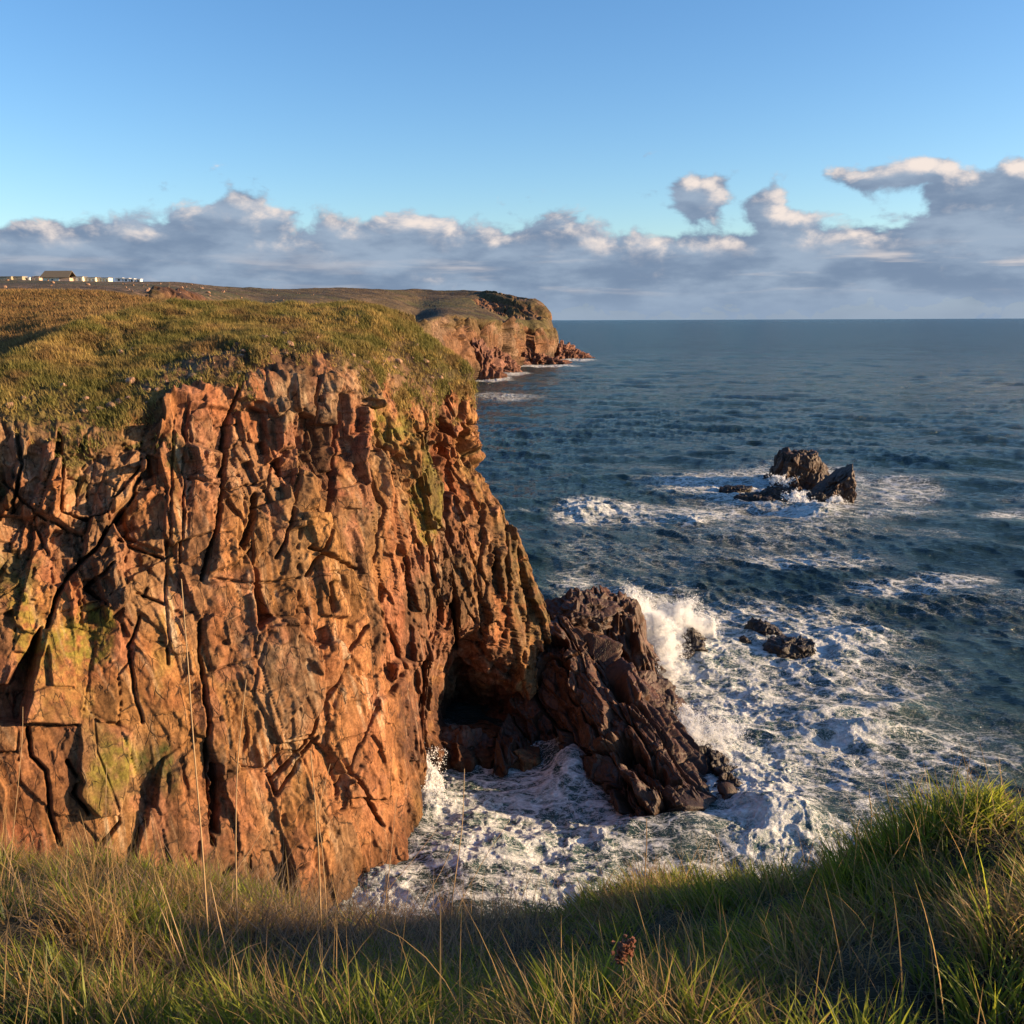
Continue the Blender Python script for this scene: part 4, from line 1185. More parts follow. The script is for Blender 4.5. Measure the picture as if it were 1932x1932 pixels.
def build_sea():
    na, nr = 1500, 1500
    # angular spacing dense inside the view, coarse outside
    th = np.concatenate([np.linspace(-80, -34, 30, endpoint=False), np.linspace(-34, 36, na - 70, endpoint=False), np.linspace(36, 110, 40)])
    th = np.radians(th)
    # radial: uniform on screen down to the horizon
    dep = np.linspace(math.atan(40 / 30.0), math.atan(40 / 2500.0), nr - 60)
    r = 40 / np.tan(dep)
    r = np.concatenate([r, np.geomspace(2600, 90000, 60)])
    R, A = np.meshgrid(r, th, indexing='xy')       # [na, nr]
    X = R * np.sin(A); Y = R * np.cos(A)
    dirn = np.array([-.35, -.94])
    z1, dx1, dy1, J1 = fft_tile(230.0, 512, 9.0, dirn, 5, 2.0, spread=7)
    z2, dx2, dy2, J2 = fft_tile(61.0, 512, 4.5, np.array([-.5, -.86]), 6, .38, kmin=1.0, spread=6)
    ca, sa = math.cos(.5), math.sin(.5)
    X2, Y2 = X * ca - Y * sa, X * sa + Y * ca
    spacing = R * R / (40 * 1500.0)
    f1 = sstep(80, 14, spacing); f2 = sstep(11, 2.5, spacing)
    rough_near = 1.0
    gust = 1 + .25 * fbm(X * .006, Y * .006, 0 * X, 3, 711)
    f2 = f2 * np.clip(.75 + 1.5 * fbm(X * .02, Y * .03, 0 * X, 3, 712), .45, 1.5)
    zz = tile_sample(z1, 230, X, Y) * f1 * gust + tile_sample(z2, 61, X2, Y2) * f2
    DX = tile_sample(dx1, 230, X, Y) * f1 + tile_sample(dx2, 61, X2, Y2) * f2
    DY = tile_sample(dy1, 230, X, Y) * f1 + tile_sample(dy2, 61, X2, Y2) * f2
    J = tile_sample(J1, 230, X, Y) * f1 + (1 - f1)
    P0 = np.stack([X, Y, 0 * X], -1)
    px, py = to_pix(P0)
    # foam: where the surf churns (frame coordinates of patches on the water)
    FB = [(1000, 1560, 260, 120, .80), (1100, 1640, 200, 80, .65), (850, 1500, 90, 90, .7), (1450, 1560, 130, 70, .95), (1420, 1480, 110, 90, .95), (1560, 1400, 170, 90, .60), (1400, 1330, 150, 90, .75),
          (1500, 1240, 170, 70, .7), (1300, 1240, 110, 70, .95), (1600, 1330, 180, 90, .38), (1730, 1430, 200, 90, .32), (1180, 1115, 170, 32, .36), (1090, 1100, 60, 30, .4), (1350, 1170, 120, 45, .5), (1560, 1230, 110, 45, .45), (1150, 1680, 300, 60, .8), (700, 1680, 140, 60, .7),
          (1480, 930, 150, 34, .85), (1530, 965, 60, 20, 1.0), (1350, 915, 120, 22, .6), (1690, 930, 70, 28, .45), (1340, 970, 120, 20, .55), (1110, 965, 50, 18, .8), (1205, 972, 90, 18, .5), (1305, 985, 30, 8, .9),
          (1450, 1000, 260, 28, .22), (1650, 975, 130, 14, .3), (1900, 975, 50, 14, .4), (1540, 1060, 120, 20, .38), (1700, 1115, 100, 14, .4), (1800, 1100, 60, 16, .45), (1260, 1060, 180, 40, .15), (1100, 1050, 70, 60, .15),
          (950, 748, 60, 7, .3), (930, 715, 30, 4, 1.0), (1020, 691, 50, 2.2, 1.1), (1085, 680, 30, 2.2, .9), (968, 705, 25, 2.5, .9), (1850, 1440, 100, 60, .28), (1540, 1500, 220, 100, .45), (1300, 1600, 160, 60, .55)]
    # fade out
    nz = fbm(X * .05, Y * .05, 0 * X, 5, 721)
    fo = np.zeros_like(X)
    for (x, y, rx, ry, s) in FB:
        d = ((px - x) / rx) ** 2 + ((py - y) / ry) ** 2
        fo = np.maximum(fo, s * np.exp(-d * .9 + nz * 1.3 * np.minimum(d, 1.0)))
    # quiet, barer windows in the surf
    for (x, y, rx, ry, s) in [(1290, 1590, 60, 28, .75), (1560, 1530, 60, 26, .85), (1200, 1500, 60, 30, .2), (1700, 1360, 60, 22, .4), (1020, 1520, 40, 18, .35)]:
        d = ((px - x) / rx) ** 2 + ((py - y) / ry) ** 2
        fo *= 1 - s * np.exp(-d)
    fo = np.where((py > 2500) | (px < -400), .2, fo)
    churn = sstep(.25, .8, fo)
    cap = sstep(.42, .02, J) * sstep(4.5, .8, spacing) * (.5 + .5 * sstep(-.2, .3, nz))
    drift = sstep(.10, .42, fbm((X + Y * .4) * .035, Y * .085, 0 * X, 5, 731)) * .13 * sstep(700, 950, py)
    fo = np.clip(np.maximum(fo, np.maximum(cap * .8, drift)) + cap * .25 * churn, 0, 1.3)
    # churned water stands up in lumps
    ch = fbm(X * .30, Y * .30, 0 * X, 5, 741, .58); ch2 = 1 - np.abs(fbm(X * .5 + ch * 1.2, Y * .8, 3 + 0 * X, 4, 742)) * 2.2
    zz += churn * (ch * .75 + ch2 * .18)
    # surging crests at given places: (px, py, length px, angle, height, width m)
    for (x, y, rx, ry, hh) in [(1540, 968, 45, 9, 1.6), (1110, 962, 45, 8, 1.0), (1305, 986, 30, 6, .9), (1450, 1540, 80, 40, 1.8), (1290, 1560, 70, 35, 1.5), (1560, 1350, 120, 14, .9), (1640, 1390, 90, 12, 1.0), (1700, 1340, 60, 12, 1.0), (1070, 1440, 40, 40, 1.8), (1200, 1560, 50, 20, .8)]:
        d = ((px - x) / rx) ** 2 + ((py - y) / ry) ** 2
        zz += hh * np.exp(-d)
    V = np.stack([X - DX * .95, Y - DY * .95, zz], -1)
    # earth-like dip is negligible; keep flat
    shal = np.clip(churn * .75 + sstep(.4, 1.3, zz) * .35 + .12 * sstep(900, 1500, py), 0, 1)
    o = mesh_obj('sea', V, grid_faces(na, nr), M_WATER, attrs={'foam': fo, 'shal': shal})
    tag(o, kind='structure')


build_sea()


# ------------------------------------------------------------------ spray
def spray(lab, blobs, n, seed, size=(.03, .09), jets=0.3):
    """blobs: (px, py, Y, radius x, y, z in m, weight)"""
    rg = np.random.default_rng(seed)
    pts = []; cl = []
    ws = np.array([b[6] for b in blobs], float); ws /= ws.sum()
    for b, w in zip(blobs, ws):
        k = int(n * w)
        c = world_from(b[0], b[1], b[2])
        g = rg.normal(size=(k, 3))
        # pull into filaments
        rr = rg.random(k) ** .6
        g = g / np.linalg.norm(g, axis=1, keepdims=True) * rr[:, None]
        tail = rg.random(k) < jets
        g[tail] *= rg.uniform(1, 1.7, tail.sum())[:, None]
        q = c + g * np.array(b[3:6])
        pts.append(q)
    q = np.concatenate(pts)
    nz = fbm(q[:, 0] * .6, q[:, 1] * .6, q[:, 2] * .6, 4, seed + 1)
    nz2 = fbm(q[:, 0] * 1.8, q[:, 1] * 1.8, q[:, 2] * 1.8, 3, seed + 2)
    keep = rg.random(len(q)) < sstep(-.35, .25, nz + .5 * nz2)
    q = q[keep]
    off = np.stack([fbm(q[:, 0] * .9, q[:, 1] * .9, q[:, 2] * .9, 3, seed + 3 + kk) for kk in range(3)], 1)
    q = q + off * 1.1
    q = q[q[:, 2] > -.3]
    m = len(q)
    s = rg.uniform(size[0], size[1], m) * (rg.random(m) ** 1.5 + .35)
    T = np.array([[1, 1, 1], [1, -1, -1], [-1, 1, -1], [-1, -1, 1]], float) / 1.7
    # random rotation by random orthonormal frames
    a = rg.normal(size=(m, 3)); a /= np.linalg.norm(a, axis=1, keepdims=True)
    b = np.cross(a, rg.normal(size=(m, 3))); b /= np.linalg.norm(b, axis=1, keepdims=True)
    c = np.cross(a, b)
    Rm = np.stack([a, b, c], 1)
    V = q[:, None, :] + np.einsum('ij,mjk->mik', T, Rm) * s[:, None, None]
    F = np.array([[0, 1, 2], [0, 3, 1], [0, 2, 3], [1, 3, 2]])
    F = (np.arange(m)[:, None, None] * 4 + F[None]).reshape(-1, 3)
    o = mesh_obj('wave_spray', V, F, M_SPRAY, smooth=False)
    tag(o, lab, 'spray', kind='stuff')
    return o


spray('tall burst of sunlit spray from the big wave breaking behind the blocky rock',
      [(1182, 1140, 108, 1.3, 1.5, 1.9, 1.2), (1200, 1170, 107, 2.0, 2, 2.4, 1.8), (1235, 1195, 106, 2.6, 2, 2.4, 2.6), (1270, 1180, 112, 2.8, 2, 2.0, 2.0), (1268, 1148, 114, 2, 1.5, 1.3, .6),
       (1300, 1150, 114, 1.5, 1.5, 1.6, .7), (1322, 1185, 113, 2.0, 1.6, 1.5, 1.0), (1245, 1228, 104, 2.3, 1.8, 1.9, 1.8), (1248, 1262, 99, 1.4, 1.3, 1.5, .7), (1262, 1280, 98, 1.0, 1, 1, .3), (1342, 1205, 112, 1.2, 1, 1.0, .4), (1285, 1215, 110, 1.7, 1.5, 1.6, 1.0), (1215, 1150, 110, 1.6, 1.5, 1.6, .9)],
      330000, 801, (.018, .062))
spray('fan of sunlit spray thrown up right of the slab ridge',
      [(1300, 1385, 84, 1.2, 1, 1.8, 1.4), (1318, 1415, 83, 1.8, 1.4, 1.9, 1.6), (1345, 1435, 82, 2.0, 1.6, 1.5, 1.3), (1345, 1385, 84, 2.8, 1.8, 2.2, .6), (1370, 1460, 80, 1.9, 1.5, 1.1, .7), (1288, 1362, 86, .8, .8, 1.3, .5)],
      190000, 811, (.016, .05), .5)
spray('yellow lit splash at the foot of the big cliff by the cave',
      [(806, 1468, 75, 1.0, .8, 1.9, 1), (812, 1505, 73.2, 1.3, .8, 1.1, 1.0)], 80000, 821, (.025, .07))
spray('white surf breaking in front of the offshore rocks',
      [(1510, 955, 204, 4, 1.5, 1.3, 1), (1540, 965, 201, 4, 1.5, 1.2, 1.2), (1500, 940, 206, 2.5, 1, 1.2, .3), (1575, 948, 205, 3, 1, .8, .3), (1470, 905, 212, 3, 1, 1.0, .3)], 30000, 831, (.06, .16))
spray('low broken wave crest left of the offshore rocks', [(1095, 958, 200, 4, 1.5, .5, 1), (1120, 966, 198, 4, 1.2, .4, .7), (1305, 984, 192, 3, 1, .4, .6)], 9000, 841, (.05, .12))
spray('surf climbing the right hand rocks of the slab ridge', [(1380, 1490, 77, 2, 1.6, .9, 1), (1420, 1510, 76, 2.4, 1.8, .7, .8), (1340, 1470, 80, .9, 1, .6, .5), (1465, 1530, 74, 2.0, 1.2, .5, .5)], 36000, 851, (.02, .06))


def box(x0, x1, y0, y1, z0, z1):
    V = np.array([[x, y, z] for z in (z0, z1) for y in (y0, y1) for x in (x0, x1)], float)
    F = np.array([[0, 2, 3, 1], [4, 5, 7, 6], [0, 1, 5, 4], [2, 6, 7, 3], [0, 4, 6, 2], [1, 3, 7, 5]])
    return V, F


def mist(lab, blobs, dens, seed):
    P = np.array([world_from(*b[:3]) for b in blobs]); Rr = np.array([b[3:6] for b in blobs])
    lo = (P - Rr * 1.9).min(0); hi = (P + Rr * 1.9).max(0); lo[2] = max(lo[2], .2)
    c = (lo + hi) / 2
    m, T, out = new_mat('spray_mist')
    geo = T.new('ShaderNodeNewGeometry')
    pos = geo.outputs['Position']
    tot = None
    nv = T.noise(pos, .9, 3, .6, out=1)
    wv = T.new('ShaderNodeVectorMath', operation='MULTIPLY_ADD', inp={0: nv, 1: (2.4, 2.4, 2.4), 2: pos}).outputs[0]
    for p, r in zip(P, Rr):
        d = T.new('ShaderNodeVectorMath', operation='SUBTRACT', inp={0: wv, 1: tuple(p + 1.2)}).outputs[0]
        d = T.new('ShaderNodeVectorMath', operation='DIVIDE', inp={0: d, 1: tuple(r)}).outputs[0]
        q = T.new('ShaderNodeVectorMath', operation='DOT_PRODUCT', inp={0: d, 1: d}).outputs['Value']
        g = T.math('EXPONENT', T.math('MULTIPLY', q, -1.3))
        tot = g if tot is None else T.math('ADD', tot, g)
    n = T.noise(pos, 1.1, 5, .65)
    dn = T.mapr(T.math('ADD', T.math('MINIMUM', tot, 1.1), T.math('MULTIPLY', T.math('SUBTRACT', n, .5), 1.3)), .28, 1.0, 0, dens)
    v = T.new('ShaderNodeVolumePrincipled', inp={'Color': (.97, .97, .97, 1), 'Density': dn, 'Anisotropy': 0.1})
    T.l.new(v.outputs[0], out.inputs['Volume'])
    m.cycles.volume_step_rate = 0.5 if hasattr(m.cycles, 'volume_step_rate') else 1
    V, F = box(*(a for k in range(3) for a in (lo[k] - c[k], hi[k] - c[k])))
    o = mesh_obj('spray_mist', V, F, m, smooth=False)
    o.location = c
    tag(o, lab, 'mist', kind='stuff')


SC.cycles.volume_bounces = 3
mist('fine white mist hanging in the big breaking wave behind the blocky rock', [(1190, 1150, 108, 1.5, 1.5, 2.2), (1225, 1185, 106, 2.6, 1.8, 2.4), (1275, 1175, 112, 3.0, 1.8, 2.0), (1245, 1228, 104, 2.2, 1.6, 1.8), (1320, 1190, 113, 2.0, 1.5, 1.2), (1252, 1265, 99, 1.3, 1.2, 1.4)], 3.6, 1)
mist('fine white mist in the fan of spray right of the slab ridge', [(1304, 1390, 84, 1.4, 1.2, 1.8), (1325, 1425, 83, 1.8, 1.3, 1.4), (1352, 1445, 81, 1.6, 1.3, 1.0)], 3.2, 2)
# ------------------------------------------------------------------ buildings on the skyline
def merge(parts):
    V = []; F = []; n = 0
    for v, f in parts:
        V.append(v); F.append(np.asarray(f) + n); n += len(v)
    return np.concatenate(V), np.concatenate(F)


M_CREAM = mat_plain('cream_wall', (0.72, .66, .50), .8, .1, .6)
M_PINK = mat_plain('pink_wall', (0.52, .36, .26), .8, .1, .6)
M_ROOF = mat_plain('brown_roof', (0.15, .115, .07), .8, .2, 1.5)
M_WIN = mat_plain('dark_pane', (0.03, .035, .04), .2, .1)
M_WHITE = mat_plain('white_paint', (0.75, .74, .70), .6, .06, .5)
M_GREYW = mat_plain('weathered_board', (0.30, .26, .18), .8, .25, 1.2)


def empty(name, loc, rz=0):
    e = bpy.data.objects.new(name, None)
    e.location = loc; e.rotation_euler = (0, 0, rz)
    COL.objects.link(e)
    return e


def pxm(Y): return Y / FP            # metres per frame pixel


def house():
    Y = 462.0
    m = pxm(Y)
    base = world_from(105, 528, Y)
    e = empty('house', base)
    tag(e, 'cream walled house with a long brown pitched roof on the left skyline', 'house')
    w = 52 * m / 2; D = 8.0; zw = 1.95; zr = 5.0
    V, F = box(-w * .92, w * .18, 0, D, -1.5, zw); mesh_obj('wall', V, F, M_CREAM, parent=e, smooth=False)
    V, F = box(w * .18 + .004, w * .98, .15, D - .1, -1.5, zw - .15); o = mesh_obj('wall', V, F, M_PINK, parent=e, smooth=False); o['label'] = 'pink boarded wall'
    # gabled roof with overhang, ridge along x
    ov = .7
    V = np.array([[-w * 1.08, -ov, zw - .2], [w * 1.0, -ov, zw - .2], [w * .95, D / 2, zr], [-w * .98, D / 2, zr], [-w * 1.08, D + ov, zw - .2], [w * 1.0, D + ov, zw - .2],
                  [-w * 1.08, -ov, zw + .05], [w * 1.0, -ov, zw + .05], [w * .95, D / 2, zr + .25], [-w * .98, D / 2, zr + .25], [-w * 1.08, D + ov, zw + .05], [w * 1.0, D + ov, zw + .05]])
    F = [[6, 7, 8, 9], [9, 8, 11, 10], [0, 3, 2, 1], [3, 4, 5, 2], [0, 1, 7, 6], [5, 4, 10, 11], [1, 2, 8, 7], [2, 5, 11, 8], [0, 6, 9, 3], [3, 9, 10, 4]]
    mesh_obj('roof', V, np.array(F), M_ROOF, parent=e, smooth=False)
    for gx in (-w * .86, w * .12):
        V, F = merge([box(gx - .05, gx + .05, .3, D - .3, zw, zw + .2)])
    V = np.array([[-w * .93, 0.1, zw - .1], [-w * .93, D - .1, zw - .1], [-w * .93, D / 2, zr - .1], [-w * .90, 0.1, zw - .1], [-w * .90, D - .1, zw - .1], [-w * .90, D / 2, zr - .1]])
    mesh_obj('gable', V, np.array([[0, 2, 1], [3, 4, 5]]), M_GREYW, parent=e, smooth=False)
    for wx in (-w * .52, -w * .22):
        V, F = box(wx - .55, wx + .55, -.06, .1, .55, 1.35); f = mesh_obj('window', V, F, M_WHITE, parent=e, smooth=False)
        V, F = box(wx - .45, wx + .45, -.09, .05, .63, 1.27); mesh_obj('pane', V, F, M_WIN, parent=f, smooth=False)
    V, F = merge([box(w * .18, w * .25, -.05, .1, -1, zw - .2)]); mesh_obj('post', V, F, M_WHITE, parent=e, smooth=False)


def shed(px0, px1, pyb, h, Y, D, wallm, roofm, lab, bays=3, nm='shed', cat='shed', slope=.25):
    m = pxm(Y)
    b = world_from((px0 + px1) / 2, pyb, Y)
    e = empty(nm, b)
    tag(e, lab, cat)
    w = (px1 - px0) * m / 2
    V, F = box(-w, w, 0, D, -1.5, h); mesh_obj('wall', V, F, wallm, parent=e, smooth=False)
    V = np.array([[-w - .3, -.4, h + .004], [w + .3, -.4, h + .004], [w + .3, D + .3, h + slope + .01], [-w - .3, D + .3, h + slope + .01], [-w - .3, -.4, h + .16], [w + .3, -.4, h + .16], [w + .3, D + .3, h + .16 + slope], [-w - .3, D + .3, h + .16 + slope]])
    F = np.array([[0, 3, 2, 1], [4, 5, 6, 7], [0, 1, 5, 4], [1, 2, 6, 5], [2, 3, 7, 6], [3, 0, 4, 7]])
    mesh_obj('roof', V, F, roofm, parent=e, smooth=False)
    for k in range(bays):
        cx = -w + (k + .5) * 2 * w / bays
        V, F = box(cx - .45, cx + .45, -.05, .1, h * .1, h * .75); mesh_obj('door' if k % 2 else 'window', V, F, M_WIN if k % 2 == 0 and roofm is M_WHITE else M_GREYW, parent=e, smooth=False)
    return e


house()
shed(137, 156, 527.6, 2.1, 466, 5, M_CREAM, M_ROOF, 'small cream outbuilding joined to the right of the brown roofed house', 2)
shed(160, 180, 528.2, 1.9, 468, 5, M_CREAM, M_ROOF, 'left half of the long low cream shed on the skyline', 3)
shed(181.5, 204.5, 528.8, 1.9, 470, 5, M_CREAM, M_ROOF, 'right half of the long low cream shed on the skyline, nearest the rocks', 4)
shed(0, 21, 524.5, 1.6, 480, 5, M_GREYW, M_GREYW, 'drab low shed at the left end of the skyline', 4)
shed(23, 42, 524.8, 1.7, 482, 5, M_GREYW, M_GREYW, 'drab low shed between the end shed and the white caravan', 4)
shed(46, 56, 525.2, 1.3, 485, 3, M_WHITE, M_WHITE, 'white caravan left of the pink hut', 1, 'caravan', 'caravan', .02)
shed(61, 74, 526, 1.9, 486, 4, M_PINK, M_ROOF, 'small pink hut just left of the brown roofed house', 2, 'hut', 'hut')
shed(66, 84, 523.6, 1.7, 500, 3, M_WHITE, M_WHITE, 'white caravan half hidden by the house', 1, 'caravan', 'caravan', .02)
for k, (a, b_, yy, lab) in enumerate([(218, 231, 527.8, 'white caravan nearest the sheds on the right part of the site'), (233, 243, 528.4, 'middle white caravan in the row right of the sheds'), (245, 253, 529.2, 'small white caravan last but one in the row right of the sheds'), (257, 265, 529.9, 'last white caravan at the right end of the row')]):
    shed(a, b_, yy, 1.6, 500, 3, M_WHITE, M_WHITE, lab, 1, 'caravan', 'caravan', .02)


# ------------------------------------------------------------------ loose stones
def stone_mesh(seed):
    V, tn = rock_verts((0, 0, 0), (1, .85, .7), [], seed, nu=22, nv=14, amp=.22, cellsz=.8)
    col = np.zeros(V.shape) + np.array([0.40, .25, .17]); col *= (1 + .3 * tn)[..., None]
    me = mesh_obj('stone', V, grid_faces(22, 14, True), M_STONE, col, smooth=False)
    return me


def scatter_stones(pts, sizes, lab, group, seeds):
    protos = [stone_mesh(s) for s in seeds]
    rg = np.random.default_rng(seeds[0])
    for k, (q, s) in enumerate(zip(pts, sizes)):
        src = protos[k % len(protos)]
        o = src if k < len(protos) else src.copy()
        if k >= len(protos): COL.objects.link(o)
        o.location = q
        o.scale = (s, s * rg.uniform(.7, 1.1), s * rg.uniform(.6, 1.1))
        o.rotation_euler = (rg.uniform(-.4, .4), rg.uniform(-.4, .4), rg.uniform(0, 6.28))
        tag(o, lab, 'stone', group)


w = (CL['gm'] > .5) * (CL['TV'] > 7.9) * (CL['TV'] < 9.6) * (CL['px'] > 0) * (CL['px'] < 880) * np.exp(-(CL['TV'] - 7.9) * 1.4)
w = w * sstep(-.1, .3, fbm(CL['Q'][..., 0] * .3, CL['Q'][..., 1] * .3, CL['Q'][..., 2] * .3, 3, 777))
p, _, _ = sample_grid(CL['Q'], w + 1e-12, 150, rng)
sz = .07 + .30 * rng.random(150) ** 3
scatter_stones(p + np.array([0, 0, .08]), sz, 'pale pink stone lying among the grass just above the cliff edge', 'loose stones in the clifftop grass', [1001, 1002, 1003, 1004, 1005])
w = ((HTV > 3.0) * (HTV < 7.6) * (HPX > 0) * (HPX < 720)) * 1.0
p, _, _ = sample_grid(HQ, w * np.exp(-HQ[..., 1] / 160) + 1e-12, 80, rng)
scatter_stones(p + np.array([0, 0, .2]), .25 + .8 * rng.random(80) ** 3, 'pale boulder scattered over the brown plateau behind the gully', 'boulders on the plateau', [1011, 1012, 1013, 1014])


# ------------------------------------------------------------------ foreground bank with its grass
def tps(pts, x, y):
    pts = np.array(pts); n = len(pts)
    def k(r2): return np.where(r2 > 0, r2 * np.log(np.maximum(r2, 1e-12)), 0) * .5
    X, Y, Z = pts.T
    A = np.zeros((n + 3, n + 3))
    A[:n, :n] = k((X[:, None] - X) ** 2 + (Y[:, None] - Y) ** 2) + np.eye(n) * .02
    A[:n, n] = 1; A[:n, n + 1] = X; A[:n, n + 2] = Y
    A[n, :n] = 1; A[n + 1, :n] = X; A[n + 2, :n] = Y
    w = np.linalg.solve(A, np.concatenate([Z, [0, 0, 0]]))
    out = w[n] + w[n + 1] * x + w[n + 2] * y
    for i in range(n):
        out = out + w[i] * k((x - X[i]) ** 2 + (y - Y[i]) ** 2)
    return out


BANK = [(-6, 0, 38.5), (0, 0, 38.4), (5.5, 0, 37.2), (3.4, 1.5, 37.5), (3.6, 3.0, 37.2), (5.5, 3, 36.6), (-4, 2, 38.0), (-5.5, 3, 37.4), (0, -3, 38.6), (-8, -3, 38.7), (8, -3, 38.2)]
BANK = [np.array(b, float) for b in BANK] + [world_from(*q) for q in (
    (0, 1932, 2.0), (966, 1932, 1.9), (1932, 1932, 1.8), (60, 1745, 2.9), (250, 1800, 2.8), (-300, 1690, 3.4), (0, 1640, 4.0), (200, 1665, 4.1), (400, 1692, 4.2), (600, 1730, 4.3), (560, 1840, 3.1), (760, 1830, 3.2),
    (850, 1752, 4.3), (1050, 1735, 4.2), (1250, 1700, 4.1), (1500, 1690, 3.8), (1700, 1630, 3.4), (1800, 1560, 3.15), (1900, 1520, 3.0), (2050, 1640, 2.9),
    (480, 1905, 2.6), (750, 1912, 2.5), (1100, 1880, 2.5), (1300, 1850, 2.6), (1550, 1800, 2.6), (1800, 1750, 2.35), (1932, 1765, 2.1), (1400, 1932, 1.9), (500, 1932, 2.35))]


def edge_y(x):
    """distance of the brink at lateral position x"""
    xs = np.array([-25, -10, -3.4, -2.4, -1.5, -.3, .8, 1.5, 2.0, 2.4, 3.2, 6, 12])
    ys = np.array([9, 6, 4.4, 4.3, 4.5, 4.6, 4.4, 4.0, 3.6, 3.3, 3.2, 3.8, 3.0])
    return np.interp(x, xs, ys)


def bank_z(x, y):
    xc = np.clip(x, -5.5, 5.5)
    e = edge_y(x)
    z = tps(BANK, xc, np.minimum(y, e))
    z = z + fbm(x * 1.1, y * 1.1, 0 * x, 3, 901) * .07 + fbm(x * 4, y * 4, 0 * x, 3, 902) * .035
    over = np.maximum(y - e, 0)
    return z - over * .75 - over ** 2 * .55


def build_bank():
    xs = np.concatenate([np.linspace(-25, -4, 50, endpoint=False), np.linspace(-4, 4, 330, endpoint=False), np.linspace(4, 12, 30)])
    s = np.concatenate([np.linspace(-14, 0, 20, endpoint=False), np.linspace(0, 6.4, 300, endpoint=False), np.linspace(6.4, 9, 30)])
    X, S = np.meshgrid(xs, s, indexing='ij')
    E = edge_y(X)
    Y = np.where(S > 0, S * E / 4.5, S)
    Z = bank_z(X, Y)
    # last rows drop to the sea as the cliff below the bank
    k = len(s)
    extra = 40
    Yl, Zl = Y[:, -1], Z[:, -1]
    f = np.linspace(0, 1, extra + 1)[1:]
    Ye = Yl[:, None] + f * 6 + fbm(X[:, :1] * .3 + 0 * f, f * 6, 0 * f + 0 * X[:, :1], 4, 905) * 2 * f
    Ze = Zl[:, None] * (1 - f) - 3 * f
    X = np.concatenate([X, np.repeat(X[:, -1:], extra, 1)], 1)
    Y = np.concatenate([Y, Ye], 1); Z = np.concatenate([Z, Ze], 1)
    P = np.stack([X, Y, Z], -1)
    col = np.zeros(P.shape) + np.array([0.035, .032, .014])
    col *= (1 + .5 * fbm(X * 3, Y * 3, Z, 4, 903))[..., None]
    o = mesh_obj('ground', P, grid_faces(*X.shape), M_CLIFF, col)
    tag(o, kind='structure')


build_bank()


def blades(name, base, L, W, az, bend, cols, seed, segs=4, label=None, up0=0.15):
    """curved tapering blades; az: direction they bow to, bend: total bend in radians"""
    rg = np.random.default_rng(seed)
    n = len(base)
    fwd = np.stack([np.cos(az), np.sin(az), 0 * az], 1)
    face = rg.uniform(0, np.pi, n)
    side = np.stack([np.cos(face), np.sin(face), 0 * face], 1)
    V = np.empty((n, 2 * segs + 1, 3)); p = base.copy()
    ang = up0 + np.abs(rg.normal(0, .12, n))
    for k in range(segs + 1):
        f = k / segs
        if k < segs:
            wk = W * (1 - f) ** .7 * .5
            V[:, 2 * k] = p - side * wk[:, None]; V[:, 2 * k + 1] = p + side * wk[:, None]
        else:
            V[:, 2 * segs] = p
        a = ang + bend * ((k + .5) / segs) ** 1.3
        stp = (L / segs)
        p = p + (fwd * np.sin(a)[:, None] + np.array([0, 0, 1]) * np.cos(a)[:, None]) * stp[:, None]
    off = (np.arange(n) * (2 * segs + 1))[:, None]
    F = []
    for k in range(segs - 1):
        q = np.array([2 * k, 2 * k + 1, 2 * k + 3, 2 * k + 2])
        F.append(off + q[[0, 1, 2]]); F.append(off + q[[0, 2, 3]])
    F.append(off + np.array([2 * segs - 2, 2 * segs - 1, 2 * segs]))
    F = np.concatenate(F)
    C = np.repeat(cols[:, None, :], 2 * segs + 1, 1).copy()
    C *= np.linspace(.8, 1.15, 2 * segs + 1)[None, :, None]
    o = mesh_obj(name, V, F, M_BLADE, C)
    tag(o, label, 'grass', kind='stuff')
    return o


